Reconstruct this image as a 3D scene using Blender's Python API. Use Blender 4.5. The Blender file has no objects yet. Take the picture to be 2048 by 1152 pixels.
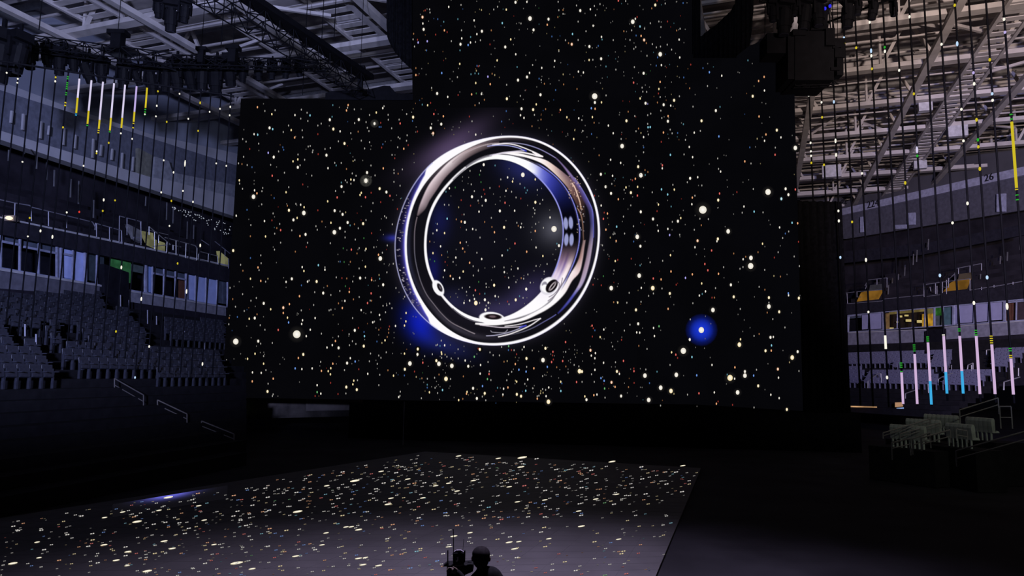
import bpy, bmesh, math, random
import numpy as np
from mathutils import Vector, Matrix
random.seed(7)
R = math.radians
SC = bpy.context.scene
COL = SC.collection

# ------------------------------------------------------------------ camera
F = 1420.0                      # focal length in pixels of the 2048-wide frame
EYE = Vector((0, 0, 3.7))
PITCH, ROLL = R(7.04), R(0.9)
_f = Vector((0, math.cos(PITCH), math.sin(PITCH)))
_r0 = Vector((1, 0, 0)); _u0 = _r0.cross(_f)
CX = _r0*math.cos(ROLL) + _u0*math.sin(ROLL)
CY = _u0*math.cos(ROLL) - _r0*math.sin(ROLL)
cam = bpy.data.objects.new('camera', bpy.data.cameras.new('camera')); COL.objects.link(cam)
cam.data.sensor_width = 36.0; cam.data.lens = 36.0*F/2048.0
cam.data.clip_start = 0.1; cam.data.clip_end = 500
cam.matrix_world = Matrix(((CX.x, CY.x, -_f.x, EYE.x), (CX.y, CY.y, -_f.y, EYE.y), (CX.z, CY.z, -_f.z, EYE.z), (0, 0, 0, 1)))
SC.camera = cam
vs = SC.view_settings
vs.view_transform = 'Standard'; vs.look = 'None'; vs.gamma = 1; vs.use_curve_mapping = False
vs.exposure = 0.0

# ------------------------------------------------------------------ world and lights
w = bpy.data.worlds.new('world'); SC.world = w; w.use_nodes = True
w.node_tree.nodes['Background'].inputs[0].default_value = (0.45, 0.42, 0.8, 1)
w.node_tree.nodes['Background'].inputs[1].default_value = 0.0015

def lamp(name, kind, loc, target, energy, color, size=1.0, spot=60, blend=0.5):
    d = bpy.data.lights.new(name, kind); d.energy = energy; d.color = color
    if kind == 'SPOT': d.spot_size = R(spot); d.spot_blend = blend; d.shadow_soft_size = size
    elif kind == 'AREA': d.size = size
    else: d.shadow_soft_size = size
    o = bpy.data.objects.new(name, d); COL.objects.link(o); o.location = loc
    o.rotation_euler = (Vector(target)-Vector(loc)).to_track_quat('-Z', 'Y').to_euler()
    return o
# added unseen fill spots behind the viewer, throwing on roof steel and stands
lamp('work_light', 'SPOT', (14, -6, 7), (42, 52, 27), 84000, (1.0, 0.80, 0.72), 0.8, 58, 0.8)
lamp('work_light', 'SPOT', (-6, -8, 8), (-26, 46, 19), 80000, (0.50, 0.56, 1.0), 0.8, 50, 0.7)
lamp('work_light', 'SPOT', (4, -6, 6), (-10, 40, 30), 15000, (0.66, 0.72, 1.0), 0.8, 60, 0.6)
lamp('work_light', 'SPOT', (10, -8, 9), (42, 60, 12), 84000, (0.50, 0.50, 1.0), 0.8, 34, 0.6)
# stage wash on the near half of the LED floor
lamp('stage_wash', 'SPOT', (0.6, 12.0, 12.5), (0.4, 9.6, 0), 10000, (0.78, 0.68, 1.0), 0.5, 92, 1.0)
lamp('work_light', 'SPOT', (16, 0, 13), (19, 27, 2), 2000, (0.95, 1.0, 0.9), 0.3, 30, 0.8)  # added unseen spot that lifts the dark riser at right

# ------------------------------------------------------------------ pixel helpers (2048 x 1152)
def ray(px, py): return _f + CX*((px-1024)/F) - CY*((py-576)/F)
def onY(px, py, Y):
    d = ray(px, py); return EYE + d*(Y/d.y)
def onZ(px, py, z):
    d = ray(px, py); return EYE + d*((z-EYE.z)/d.z)
class Plane:                      # a vertical plane through two ground points
    def __init__(s, a, b):
        s.a = Vector((a[0], a[1], 0)); s.d = (Vector((b[0], b[1], 0))-s.a).normalized()
        s.n = Vector((-s.d.y, s.d.x, 0))
        if s.n.y > 0: s.n = -s.n
    def at(s, px, py, off=0.0):   # off > 0 comes towards the viewer
        d = ray(px, py); t = ((s.a + s.n*off - EYE).dot(s.n))/d.dot(s.n); return EYE + d*t
    def shift(s, off): 
        a = s.a + s.n*off; b = a + s.d; return Plane((a.x, a.y), (b.x, b.y))
def hline(x1, y1, x2, y2, Y2):    # a level line seen through two pixels, its second end Y2 metres away
    b = onY(x2, y2, Y2); a = onZ(x1, y1, b.z); return a, b

# ------------------------------------------------------------------ materials
def srgb(c):
    return tuple(((v/255)/12.92 if v/255 <= 0.04045 else ((v/255+0.055)/1.055)**2.4) for v in c)
MATS = {}
def mat(name, rgb, rough=0.7, metal=0.0, var=0.18, scale=3.0, bump=0.0):
    if name in MATS: return MATS[name]
    m = bpy.data.materials.new(name); m.use_nodes = True; nt = m.node_tree
    b = nt.nodes['Principled BSDF']; b.inputs['Roughness'].default_value = rough; b.inputs['Metallic'].default_value = metal
    if max(rgb) < 0.05: b.inputs['Specular IOR Level'].default_value = 0.08
    tc = nt.nodes.new('ShaderNodeTexCoord'); nz = nt.nodes.new('ShaderNodeTexNoise'); cr = nt.nodes.new('ShaderNodeValToRGB')
    nz.inputs['Scale'].default_value = scale; nz.inputs['Detail'].default_value = 5
    cr.color_ramp.elements[0].position = 0.35; cr.color_ramp.elements[1].position = 0.68
    cr.color_ramp.elements[0].color = tuple(v*(1-var) for v in rgb)+(1,)
    cr.color_ramp.elements[1].color = tuple(min(1, v*(1+var)) for v in rgb)+(1,)
    nt.links.new(tc.outputs['Object'], nz.inputs['Vector']); nt.links.new(nz.outputs['Fac'], cr.inputs['Fac'])
    nt.links.new(cr.outputs['Color'], b.inputs['Base Color'])
    if bump:
        bp = nt.nodes.new('ShaderNodeBump'); bp.inputs['Strength'].default_value = bump
        nt.links.new(nz.outputs['Fac'], bp.inputs['Height']); nt.links.new(bp.outputs['Normal'], b.inputs['Normal'])
    MATS[name] = m; return m
def glow(name, rgb8, strength=1.0, var=0.0, scale=2.0):
    if name in MATS: return MATS[name]
    m = bpy.data.materials.new(name); m.use_nodes = True; nt = m.node_tree; nt.nodes.clear()
    e = nt.nodes.new('ShaderNodeEmission'); o = nt.nodes.new('ShaderNodeOutputMaterial')
    c = srgb(rgb8)
    tc = nt.nodes.new('ShaderNodeTexCoord'); nz = nt.nodes.new('ShaderNodeTexNoise'); cr = nt.nodes.new('ShaderNodeValToRGB')
    nz.inputs['Scale'].default_value = scale
    cr.color_ramp.elements[0].position = 0.4; cr.color_ramp.elements[1].position = 0.6
    cr.color_ramp.elements[0].color = tuple(v*(1-var) for v in c)+(1,); cr.color_ramp.elements[1].color = tuple(v*(1+var) for v in c)+(1,)
    nt.links.new(tc.outputs['Object'], nz.inputs['Vector']); nt.links.new(nz.outputs['Fac'], cr.inputs['Fac'])
    nt.links.new(cr.outputs['Color'], e.inputs['Color']); e.inputs['Strength'].default_value = strength
    nt.links.new(e.outputs[0], o.inputs[0]); m.cycles.emission_sampling = 'NONE'
    MATS[name] = m; return m
def led_material():
    m = bpy.data.materials.new('led_picture'); m.use_nodes = True; nt = m.node_tree; nt.nodes.clear()
    a = nt.nodes.new('ShaderNodeAttribute'); a.attribute_name = 'Col'
    e = nt.nodes.new('ShaderNodeEmission'); o = nt.nodes.new('ShaderNodeOutputMaterial')
    nt.links.new(a.outputs['Color'], e.inputs['Color']); nt.links.new(e.outputs[0], o.inputs[0])
    m.cycles.emission_sampling = 'NONE'; return m
LED = led_material()
BLACK = mat('black_metal', (0.006, 0.006, 0.008), 0.6, 0.0)
CLOTH = mat('black_cloth', (0.006, 0.006, 0.008), 0.95, 0.0, 0.4, 6)
TUBE = mat('black_tube', (0.004, 0.004, 0.006), 0.8)
STEEL_R = mat('painted_roof_steel', (0.62, 0.58, 0.57), 0.6, 0.0, 0.15, 0.8)
STEEL_L = STEEL_R
DECK = mat('roof_deck', (0.40, 0.37, 0.36), 0.85, 0.0, 0.35, 0.35)
CONC = mat('dark_concrete', (0.022, 0.021, 0.026), 0.85, 0.0, 0.3, 0.5)
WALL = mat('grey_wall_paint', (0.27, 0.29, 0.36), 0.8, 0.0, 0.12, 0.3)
PALE = mat('pale_fascia_paint', (0.42, 0.42, 0.47), 0.7, 0.0, 0.10, 0.6)
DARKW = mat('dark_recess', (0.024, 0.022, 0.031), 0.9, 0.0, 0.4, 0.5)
RAILM = mat('galvanised_rail', (0.55, 0.55, 0.58), 0.4, 0.6)
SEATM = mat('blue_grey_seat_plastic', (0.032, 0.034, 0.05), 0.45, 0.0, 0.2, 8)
SEATG = mat('grey_seat_cover', (0.30, 0.31, 0.30), 0.6, 0.0, 0.2, 8)

# ------------------------------------------------------------------ object helpers
class MB:
    def __init__(s): s.v = []; s.f = []
    def add(s, vs, fs):
        k = len(s.v); s.v += [tuple(v) for v in vs]; s.f += [tuple(i+k for i in f) for f in fs]; return s
    def box(s, c, sx, sy, sz, rz=0.0):
        ca, sa = math.cos(rz), math.sin(rz); vs = []
        for z in (-.5, .5):
            for x, y in ((-.5, -.5), (.5, -.5), (.5, .5), (-.5, .5)):
                a, b = x*sx, y*sy; vs.append((c[0]+a*ca-b*sa, c[1]+a*sa+b*ca, c[2]+z*sz))
        return s.add(vs, [(3, 2, 1, 0), (4, 5, 6, 7), (0, 1, 5, 4), (1, 2, 6, 5), (2, 3, 7, 6), (3, 0, 4, 7)])
    def bar(s, p, q, wd, ht=None, n=4):      # a straight bar or (n > 4) tube between two points
        p = Vector(p); q = Vector(q); ht = ht or wd; d = (q-p)
        if d.length < 1e-6: return s
        d.normalize(); up = Vector((0, 0, 1)) if abs(d.z) < 0.95 else Vector((0, 1, 0))
        a = d.cross(up).normalized(); b = a.cross(d)
        vs = []
        for e in (p, q):
            for i in range(n):
                t = 2*math.pi*(i+.5)/n; r = 0.7071 if n == 4 else 0.5
                vs.append(e + a*math.cos(t)*wd*r + b*math.sin(t)*ht*r)
        fs = [(i, (i+1) % n, n+(i+1) % n, n+i) for i in range(n)]+[tuple(range(n))[::-1], tuple(range(n, 2*n))]
        return s.add(vs, fs)
    def prism(s, pts, off):                   # polygon pushed along off
        n = len(pts); off = Vector(off); vs = [Vector(p) for p in pts]+[Vector(p)+off for p in pts]
        return s.add(vs, [tuple(range(n)), tuple(range(n, 2*n))[::-1]]+[((i+1) % n, i, n+i, n+(i+1) % n) for i in range(n)])
    def ball(s, c, rx, ry, rz, nu=12, nv=7):
        vs = []; fs = []
        for j in range(nv+1):
            ph = math.pi*j/nv
            for i in range(nu):
                th = 2*math.pi*i/nu
                vs.append((c[0]+rx*math.sin(ph)*math.cos(th), c[1]+ry*math.sin(ph)*math.sin(th), c[2]+rz*math.cos(ph)))
        for j in range(nv):
            for i in range(nu): fs.append((j*nu+i, j*nu+(i+1) % nu, (j+1)*nu+(i+1) % nu, (j+1)*nu+i))
        return s.add(vs, fs)
    def build(s, name, m, parent=None, smooth=False, origin=None):
        me = bpy.data.meshes.new(name)
        o0 = Vector(origin) if origin is not None else Vector((0, 0, 0))
        me.from_pydata([tuple(Vector(v)-o0) for v in s.v], [], s.f); me.update()
        bm = bmesh.new(); bm.from_mesh(me); bmesh.ops.recalc_face_normals(bm, faces=bm.faces); bm.to_mesh(me); bm.free()
        me.materials.append(m)
        if smooth:
            for p in me.polygons: p.use_smooth = True
        o = bpy.data.objects.new(name, me); COL.objects.link(o); o.location = o0
        if parent is not None:
            o.parent = parent; o.location = o0 - parent.location if origin is not None else -parent.location
        return o
def tag(o, label=None, cat=None, group=None, kind=None):
    if label: o['label'] = label
    if cat: o['category'] = cat
    if group: o['group'] = group
    if kind: o['kind'] = kind
    return o
def empty(name, loc, label=None, cat=None, group=None, kind=None):
    o = bpy.data.objects.new(name, None); o.empty_display_size = .2; COL.objects.link(o); o.location = loc
    return tag(o, label, cat, group, kind)
ORD = ['zeroth', 'first', 'second', 'third', 'fourth', 'fifth', 'sixth', 'seventh', 'eighth', 'ninth', 'tenth', 'eleventh', 'twelfth', 'thirteenth', 'fourteenth', 'fifteenth', 'sixteenth', 'seventeenth', 'eighteenth', 'nineteenth', 'twentieth', 'twenty-first', 'twenty-second', 'twenty-third', 'twenty-fourth', 'twenty-fifth']
def colour_mesh(name, verts, faces, cols, parent=None, m=None):
    """verts N x 3, faces M x 4 quads or list of tuples, cols N x 3 in linear RGB"""
    me = bpy.data.meshes.new(name)
    verts = np.asarray(verts, dtype=np.float32); n = len(verts)
    faces = np.asarray(faces, dtype=np.int32); k = faces.shape[1]
    me.vertices.add(n); me.vertices.foreach_set('co', verts.ravel())
    me.loops.add(faces.size); me.loops.foreach_set('vertex_index', faces.ravel())
    me.polygons.add(len(faces)); me.polygons.foreach_set('loop_start', np.arange(0, faces.size, k, dtype=np.int32))
    try: me.polygons.foreach_set('loop_total', np.full(len(faces), k, dtype=np.int32))
    except Exception: pass
    me.update(calc_edges=True); me.validate()
    at = me.color_attributes.new('Col', 'FLOAT_COLOR', 'POINT')
    c4 = np.ones((n, 4), dtype=np.float32); c4[:, :3] = cols; at.data.foreach_set('color', c4.ravel())
    me.materials.append(m or LED)
    o = bpy.data.objects.new(name, me); COL.objects.link(o)
    if parent is not None: o.parent = parent; o.location = -parent.location
    return o
# ------------------------------------------------------------------ the roof (arena axis runs 19.4 degrees to the right)
AX = R(19.4)
U = Vector((math.sin(AX), math.cos(AX), 0)); W = Vector((math.cos(AX), -math.sin(AX), 0))
RK = 1.14                     # scale of the roof grid
def UW(u, w_, z): return U*(u*RK) + W*(w_*RK) + Vector((0, 0, z))
floor = tag(MB().box((6, 38, -0.15), 150, 130, 0.3).build('floor', CONC), kind='structure')

ceil = MB(); c0 = UW(48, -5, 32.6)
ceil.box(c0, 124, 112, 0.4, -AX)
ceiling = tag(ceil.build('ceiling', DECK), kind='structure')
ROOF_Z = 3.7+20.3*RK
# primary lattice trusses across the hall: bottom chord, top chord, zigzag webs
for k in range(13):
    u = 23.2 + 6.6*k
    t = MB().bar(UW(u, -58, ROOF_Z), UW(u, 44, ROOF_Z), 0.75, 0.34)
    t.bar(UW(u, -58, ROOF_Z+3.6), UW(u, 44, ROOF_Z+3.6), 0.4, 0.4)
    tr = t.build('roof_truss', STEEL_R, ceiling)
    wb = MB(); n = 31
    for i in range(n):
        a = -58 + 102*i/n; b = -58+102*(i+1)/n; m_ = (a+b)/2
        if (a < -14 and i % 3) or i % 2: continue
        wb.bar(UW(u, a, ROOF_Z), UW(u, m_, ROOF_Z+3.6), 0.22); wb.bar(UW(u, m_, ROOF_Z+3.6), UW(u, b, ROOF_Z), 0.22)
        if i % 2 == 0: wb.bar(UW(u, a, ROOF_Z), UW(u, a, ROOF_Z+3.6), 0.16)
    wb.build('web', STEEL_R, tr)
    # secondary joist half way
    MB().bar(UW(u+3.3, -58, ROOF_Z+1.2), UW(u+3.3, 44, ROOF_Z+1.2), 0.25, 0.25).build('joist', STEEL_R, ceiling)
    MB().bar(UW(u+1.6, -58, ROOF_Z+3.0), UW(u+1.6, 44, ROOF_Z+3.0), 0.16, 0.16).build('joist', STEEL_R, ceiling)
    MB().bar(UW(u+4.9, -58, ROOF_Z+4.4), UW(u+4.9, 44, ROOF_Z+4.4), 0.3, 0.3).build('joist', STEEL_R, ceiling)
    for (du, dz, tk) in ((0.7, 0.5, .1), (2.4, 2.2, .12), (4.1, 0.9, .1), (5.6, 2.8, .14)):
        MB().bar(UW(u+du, -8, ROOF_Z+dz), UW(u+du, 44, ROOF_Z+dz), tk, tk).build('pipe', STEEL_R, ceiling)
# long chords along the hall
for wv in (-51, -39.5, -33.0, -26.6, -20.0, -9.4, -2.8, 3.8, 10.4, 16.9, 24.0, 31.0):
    MB().bar(UW(18, wv, ROOF_Z-0.35), UW(100, wv, ROOF_Z-0.35), 0.5, 0.35).build('roof_beam', STEEL_R, ceiling)
# cable ladders
def cable_ladder(w0, w1, z, u0, u1, step=0.9):
    t = MB()
    for w_ in (w0, w1): t.bar(UW(u0, w_, z), UW(u1, w_, z), 0.22, 0.3)
    o = t.build('catwalk', STEEL_R, ceiling)
    r = MB(); u = u0
    while u < u1:
        r.bar(UW(u, w0, z), UW(u, w1, z), 0.55, 0.06); u += step
    r.build('catwalk_tread', STEEL_R, o)
cable_ladder(12.9, 14.4, ROOF_Z-0.1, 22, 88)
cable_ladder(-24.8, -22.6, ROOF_Z+1.6, 22, 60)
cable_ladder(-38.6, -36.0, ROOF_Z+1.0, 20, 60)
cable_ladder(-31.6, -29.4, ROOF_Z+2.2, 20, 60)
# bracing bars between beams, ducts and pipes above
rb = random.Random(3)
for k in range(46):
    u = 24+rb.random()*62; a = rb.choice((-39.5, -33, -26.6, -20, 3.8, 10.4, 16.9)); s = rb.choice((-1, 1))
    MB().bar(UW(u, a, ROOF_Z+0.1), UW(u+3.3, a+s*3.2, ROOF_Z+rb.choice((0.6, 3.4))), 0.2).build('brace', STEEL_R, ceiling)
for k in range(12):
    u = 26+6.3*k
    MB().bar(UW(u, -56, ROOF_Z+4.9), UW(u, 42, ROOF_Z+4.9), 0.6, 0.6, 8).build('duct', mat('duct_metal', (0.34, 0.33, 0.33), 0.5), ceiling, smooth=True)
for k in range(60):
    u = 40+rb.random()*46; a = -2+rb.random()*22; l = 1+rb.random()*2
    m_ = MB()
    for j in range(4): m_.bar(UW(u+j*.28, a, ROOF_Z+4.6), UW(u+j*.28+.8, a+l, ROOF_Z+4.6), 0.08)
    m_.build('pipe', STEEL_R, ceiling)
# small plant boxes hung in the steel
for (px, py, s) in ((1914, 262, 1.6), (1663, 343, 1.9), (1840, 330, 1.2), (1850, 215, 1.0), (1590, 50, 1.6)):
    p = onZ(px, py, ROOF_Z-0.6); MB().box(p, s, 0.6, s*.7, -AX).build('duct', mat('plant_box_paint', (0.6, 0.6, 0.66), 0.6), ceiling)

# ------------------------------------------------------------------ planes of the stands
PL = Plane((-26.9, 37.3), (-22.8, 57.6))      # suites, left
PR = Plane((35.9, 76.0), (42.3, 58.6))        # suites, right
a, b = hline(0, 278, 465, 432, 62); PLB = Plane(a, b)
a, b = hline(0, 188, 465, 335, 68); PLA = Plane(a, b)
def ext(P, pts, off=0.0, th=0.3):             # panel standing in a plane, seen at these pixels, th metres thick
    q = [P.at(x, y, off) for x, y in pts]; m_ = MB(); m_.prism(q, P.n*(-th)); return m_
def pl(P, pts, name, m, parent, off=0.0, th=0.3, **kw):
    return ext(P, pts, off, th).build(name, m, parent, **kw)

# left side ---------------------------------------------------------
wl = tag(pl(PLA, [(-160, -60), (-160, 130), (0, 190), (465, 337), (500, 345), (500, 200), (420, 180), (300, 105), (120, 30)], 'wall_left', WALL, None, off=-3.0, th=0.5), kind='structure')
pl(PLA, [(-150, 108), (-150, 134), (0, 188), (137, 240), (300, 291), (470, 336), (500, 344), (500, 318), (470, 306), (300, 268), (137, 214), (0, 162)], 'fascia', PALE, wl, off=0.2, th=0.8)
# recess between the two bands with posts and panels
pl(PLB, [(-160, 190), (-160, 265), (0, 264), (300, 360), (470, 408), (500, 415), (500, 335), (470, 330), (0, 180)], 'recess_wall', mat('recess_blue_grey', (0.14, 0.15, 0.20), 0.85), wl, off=-2.5, th=0.3)
pl(PLB, [(277, 296), (277, 352), (305, 361), (307, 312)], 'panel', mat('olive_panel', (0.20, 0.20, 0.17), 0.8), wl, off=-2.0, th=0.3)
pl(PLB, [(310, 313), (308, 358), (330, 364), (470, 397), (470, 370), (345, 345), (338, 322)], 'panel', mat('soft_blue_panel', (0.30, 0.31, 0.36), 0.8), wl, off=-1.6, th=0.3)
for (x, y0, y1) in ((24, 222, 246), (47, 228, 260), (82, 243, 277), (99, 252, 270), (128, 256, 290), (151, 270, 297), (187, 278, 316), (203, 290, 312), (225, 298, 320), (245, 306, 338), (267, 314, 342)):
    MB().bar(PLB.at(x, y0, -2.0), PLB.at(x-2, y1, -2.0), 0.14).build('post', PALE, wl)
pl(PLB, [(-160, 225), (-160, 240), (0, 279), (300, 378), (470, 433), (500, 442), (500, 404), (470, 395), (345, 362), (300, 354), (0, 261)], 'fascia', PALE, wl, off=0.3, th=0.9)
# club level: dark seating bank behind its front rail
CLl = PL.shift(0.2)
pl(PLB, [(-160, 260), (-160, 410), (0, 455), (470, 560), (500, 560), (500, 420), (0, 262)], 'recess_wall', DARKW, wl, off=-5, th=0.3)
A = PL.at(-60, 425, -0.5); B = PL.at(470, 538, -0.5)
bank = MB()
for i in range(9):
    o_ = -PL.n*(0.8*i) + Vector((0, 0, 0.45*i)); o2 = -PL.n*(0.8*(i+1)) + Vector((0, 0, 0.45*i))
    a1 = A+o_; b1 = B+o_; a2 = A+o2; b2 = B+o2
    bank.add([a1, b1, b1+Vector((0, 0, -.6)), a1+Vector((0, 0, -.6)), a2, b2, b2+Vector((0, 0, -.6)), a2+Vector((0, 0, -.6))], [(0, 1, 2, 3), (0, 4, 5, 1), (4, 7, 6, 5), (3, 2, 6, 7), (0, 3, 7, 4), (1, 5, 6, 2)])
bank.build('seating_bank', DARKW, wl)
for (x, y0, y1) in ((49, 290, 308), (74, 305, 338), (94, 325, 360), (109, 340, 373), (142, 358, 395), (158, 362, 408), (188, 400, 436), (334, 405, 440), (347, 415, 447), (375, 443, 478), (388, 450, 478), (18, 300, 322), (292, 393, 412)):
    MB().bar(PL.at(x, y0, -5+3*((x*7) % 5)/5), PL.at(x-1, y1, -5+3*((x*7) % 5)/5), 0.07).build('post', mat('dim_post', (0.13, 0.13, 0.15), 0.7), wl)
# apron above the suites
pl(PL, [(-160, 395), (-160, 432), (0, 468), (455, 563), (500, 572), (500, 542), (457, 534), (0, 437)], 'apron', mat('dark_apron', (0.024, 0.023, 0.034), 0.8), wl, off=0.3, th=0.5)
pl(PL, [(0, 433), (0, 436), (240, 487), (457, 533), (457, 530), (240, 483)], 'trim_strip', PALE, wl, off=0.4, th=0.12)
# suites: dark back wall, sill panel
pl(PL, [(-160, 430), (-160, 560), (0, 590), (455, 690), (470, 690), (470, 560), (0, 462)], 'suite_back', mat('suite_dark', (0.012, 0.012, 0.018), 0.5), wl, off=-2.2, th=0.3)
pl(PL, [(-160, 508), (-160, 545), (0, 577), (210, 594), (210, 574), (0, 541)], 'sill_panel', mat('sill_blue', (0.13, 0.13, 0.17), 0.7), wl, off=0.0, th=0.3)
pl(PL, [(261, 583), (261, 604), (452, 632), (452, 615)], 'sill_panel', mat('sill_blue_b', (0.24, 0.24, 0.30), 0.7), wl, off=0.0, th=0.3)
pl(PL, [(-160, 503), (-160, 506), (0, 541), (210, 574.5), (210, 571), (0, 536)], 'sill_cap', PALE, wl, off=0.15, th=0.5)
pl(PL, [(260, 581), (260, 584), (452, 616), (452, 613.5)], 'sill_cap', PALE, wl, off=0.15, th=0.5)
pl(PL, [(209, 528), (209, 640), (258, 640), (258, 545)], 'pillar', mat('suite_dark', (0, 0, 0)), wl, off=0.35, th=1.2)
BLIND = mat('blue_blind', (0.30, 0.42, 0.80), 0.7, 0, 0.1, 2); BLINDB = mat('pale_blue_blind', (0.46, 0.54, 0.92), 0.7, 0, 0.08, 2)
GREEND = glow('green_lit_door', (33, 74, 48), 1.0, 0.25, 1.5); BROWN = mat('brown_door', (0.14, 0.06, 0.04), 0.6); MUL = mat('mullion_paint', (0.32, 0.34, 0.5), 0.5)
DIMG = mat('dim_glass', (0.10, 0.12, 0.17), 0.15, 0.0)
def tl(x): return 467+0.2088*x
def bl(x): return 536+0.174*x if x < 240 else 535+0.1745*x
def window(n, P, top, bot, xs, panes, lines=(), header=None):
    fr = MB(); x0, x1 = xs
    for s in (0, 1):
        x = xs[s]; fr.bar(P.at(x, top(x)), P.at(x, bot(x)), 0.12)
    fr.bar(P.at(x0, top(x0)), P.at(x1, top(x1)), 0.1); fr.bar(P.at(x0, bot(x0)), P.at(x1, bot(x1)), 0.1)
    o = tag(fr.build('window_%d' % n, MUL), kind='structure')
    for (a, b, m_, d, f0, f1) in panes:
        q = [(a, top(a)+f0*(bot(a)-top(a))), (a, top(a)+f1*(bot(a)-top(a))), (b, top(b)+f1*(bot(b)-top(b))), (b, top(b)+f0*(bot(b)-top(b)))]
        pl(P, q, 'pane', m_, o, off=-d, th=0.08)
    for x in lines: MB().bar(P.at(x, top(x)), P.at(x-1, bot(x)), 0.09).build('mullion', MUL, o)
    if header:
        for (a, b, f0) in header: MB().bar(P.at(a, top(a)+f0*(bot(a)-top(a))), P.at(b, top(b)+f0*(bot(b)-top(b))), 0.12).build('transom', MUL, o)
    return o
window(1, PL, tl, bl, (-60, 114), [(-60, 41, DIMG, .3, 0, .25), (118, 143, BLIND, .3, .02, .97), (48, 112, DIMG, .3, 0, .22)], (2, 40, 78), [(-60, 40, .22), (48, 112, .25)])
window(2, PL, tl, bl, (122, 170), [(122, 145, BLINDB, .2, .02, .95), (146, 170, BLINDB, .2, .02, .97)], (146,), [(122, 145, .22)])
window(3, PL, tl, bl, (171, 290), [(171, 208, mat('dim_teal_glass', (0.06, 0.08, 0.1), 0.2), .3, 0, .9), (222, 262, GREEND, .8, 0, .42), (250, 262, GREEND, .9, .4, .75), (262, 290, mat('dim_green_wall', (0.10, 0.13, 0.13), 0.7), .8, 0, .35)], (194,))
window(4, PL, tl, bl, (292, 372), [(292, 304, BLIND, .2, 0, .95), (307, 372, DIMG, .3, 0, .26), (358, 370, BROWN, .5, .28, .98)], (305, 328, 351), [(307, 372, .27)])
window(5, PL, tl, bl, (373, 455), [(373, 391, BLINDB, .2, .02, .96), (392, 412, BLINDB, .2, .02, .97), (413, 433, BLINDB, .2, .02, .98), (435, 454, DIMG, .2, 0, .9)], (391, 412, 434))
# vomitory cheeks on the club level
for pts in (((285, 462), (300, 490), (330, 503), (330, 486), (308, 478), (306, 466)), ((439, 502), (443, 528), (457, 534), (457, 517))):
    pl(PL, pts, 'stair_cheek', glow('lit_cheek_wall', (98, 98, 72), 1.0, 0.3, 1.2), wl, off=-0.6, th=0.3)  # wall emits: light falling in the stair opening is put into its colour
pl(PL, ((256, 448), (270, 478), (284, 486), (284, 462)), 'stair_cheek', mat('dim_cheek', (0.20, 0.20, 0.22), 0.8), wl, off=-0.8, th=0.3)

# lower bank under the suites, falling 23 degrees to the floor
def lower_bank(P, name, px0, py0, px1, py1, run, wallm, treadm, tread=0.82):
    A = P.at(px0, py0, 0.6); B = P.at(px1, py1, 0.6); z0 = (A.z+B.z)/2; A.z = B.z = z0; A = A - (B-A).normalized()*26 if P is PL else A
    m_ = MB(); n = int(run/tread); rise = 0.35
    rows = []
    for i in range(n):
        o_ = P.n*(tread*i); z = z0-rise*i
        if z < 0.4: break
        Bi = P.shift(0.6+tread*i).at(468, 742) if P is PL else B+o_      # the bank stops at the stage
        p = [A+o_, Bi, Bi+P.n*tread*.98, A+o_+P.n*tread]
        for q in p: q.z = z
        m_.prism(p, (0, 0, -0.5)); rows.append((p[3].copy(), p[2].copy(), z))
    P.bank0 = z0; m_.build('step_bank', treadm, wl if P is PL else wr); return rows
ROWS_L = lower_bank(PL, 'bank', -70, 577, 462, 647, 18, DARKW, mat('dark_tread', (0.014, 0.0135, 0.017), 0.9))  # near-black tread colour stands for the missing light on the lower rows
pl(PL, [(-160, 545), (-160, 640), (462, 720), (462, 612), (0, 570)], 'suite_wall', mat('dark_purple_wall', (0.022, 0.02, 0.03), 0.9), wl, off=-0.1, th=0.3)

# right side --------------------------------------------------------
PRB = PR.shift(-4.5); PRA = PR.shift(-9)
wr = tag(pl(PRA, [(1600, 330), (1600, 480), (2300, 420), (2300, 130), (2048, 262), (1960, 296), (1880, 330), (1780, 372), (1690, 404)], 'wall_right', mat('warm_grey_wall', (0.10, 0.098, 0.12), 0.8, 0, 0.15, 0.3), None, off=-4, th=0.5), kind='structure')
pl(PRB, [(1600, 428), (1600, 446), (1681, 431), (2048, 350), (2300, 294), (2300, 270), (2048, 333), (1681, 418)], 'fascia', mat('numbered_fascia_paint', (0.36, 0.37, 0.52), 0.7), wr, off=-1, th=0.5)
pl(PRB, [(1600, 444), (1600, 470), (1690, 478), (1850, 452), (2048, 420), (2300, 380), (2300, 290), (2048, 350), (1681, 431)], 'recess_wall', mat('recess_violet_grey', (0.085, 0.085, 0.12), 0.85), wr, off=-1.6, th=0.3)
for (x0, y0, x1, y1) in ((1720, 433, 1727, 465), (1815, 425, 1829, 450), (1993, 387, 2010, 424), (1789, 449, 1812, 458)):
    pl(PRB, [(x0, y0+1), (x0, y1), (x1, y1-1), (x1, y0)], 'panel', mat('pale_door', (0.36, 0.38, 0.55), 0.7), wr, off=-1.2, th=0.2)
def sign(txt, px, py, size, P, off, parent):
    cu = bpy.data.curves.new('section_number', 'FONT'); cu.body = txt; cu.size = size; cu.extrude = 0.02; cu.align_x = 'CENTER'; cu.align_y = 'CENTER'
    cu.materials.append(mat('sign_black', (0.02, 0.02, 0.025), 0.6))
    o = bpy.data.objects.new('section_number', cu); COL.objects.link(o)
    p = P.at(px, py, off); x = P.d.copy()
    if x.dot(CX) < 0: x = -x
    z = x.cross(Vector((0, 0, 1))); y = Vector((0, 0, 1))
    M = Matrix(((x.x, y.x, z.x, p.x), (x.y, y.y, z.y, p.y), (x.z, y.z, z.z, p.z), (0, 0, 0, 1)))
    o.parent = parent; o.matrix_world = M; return o
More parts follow.
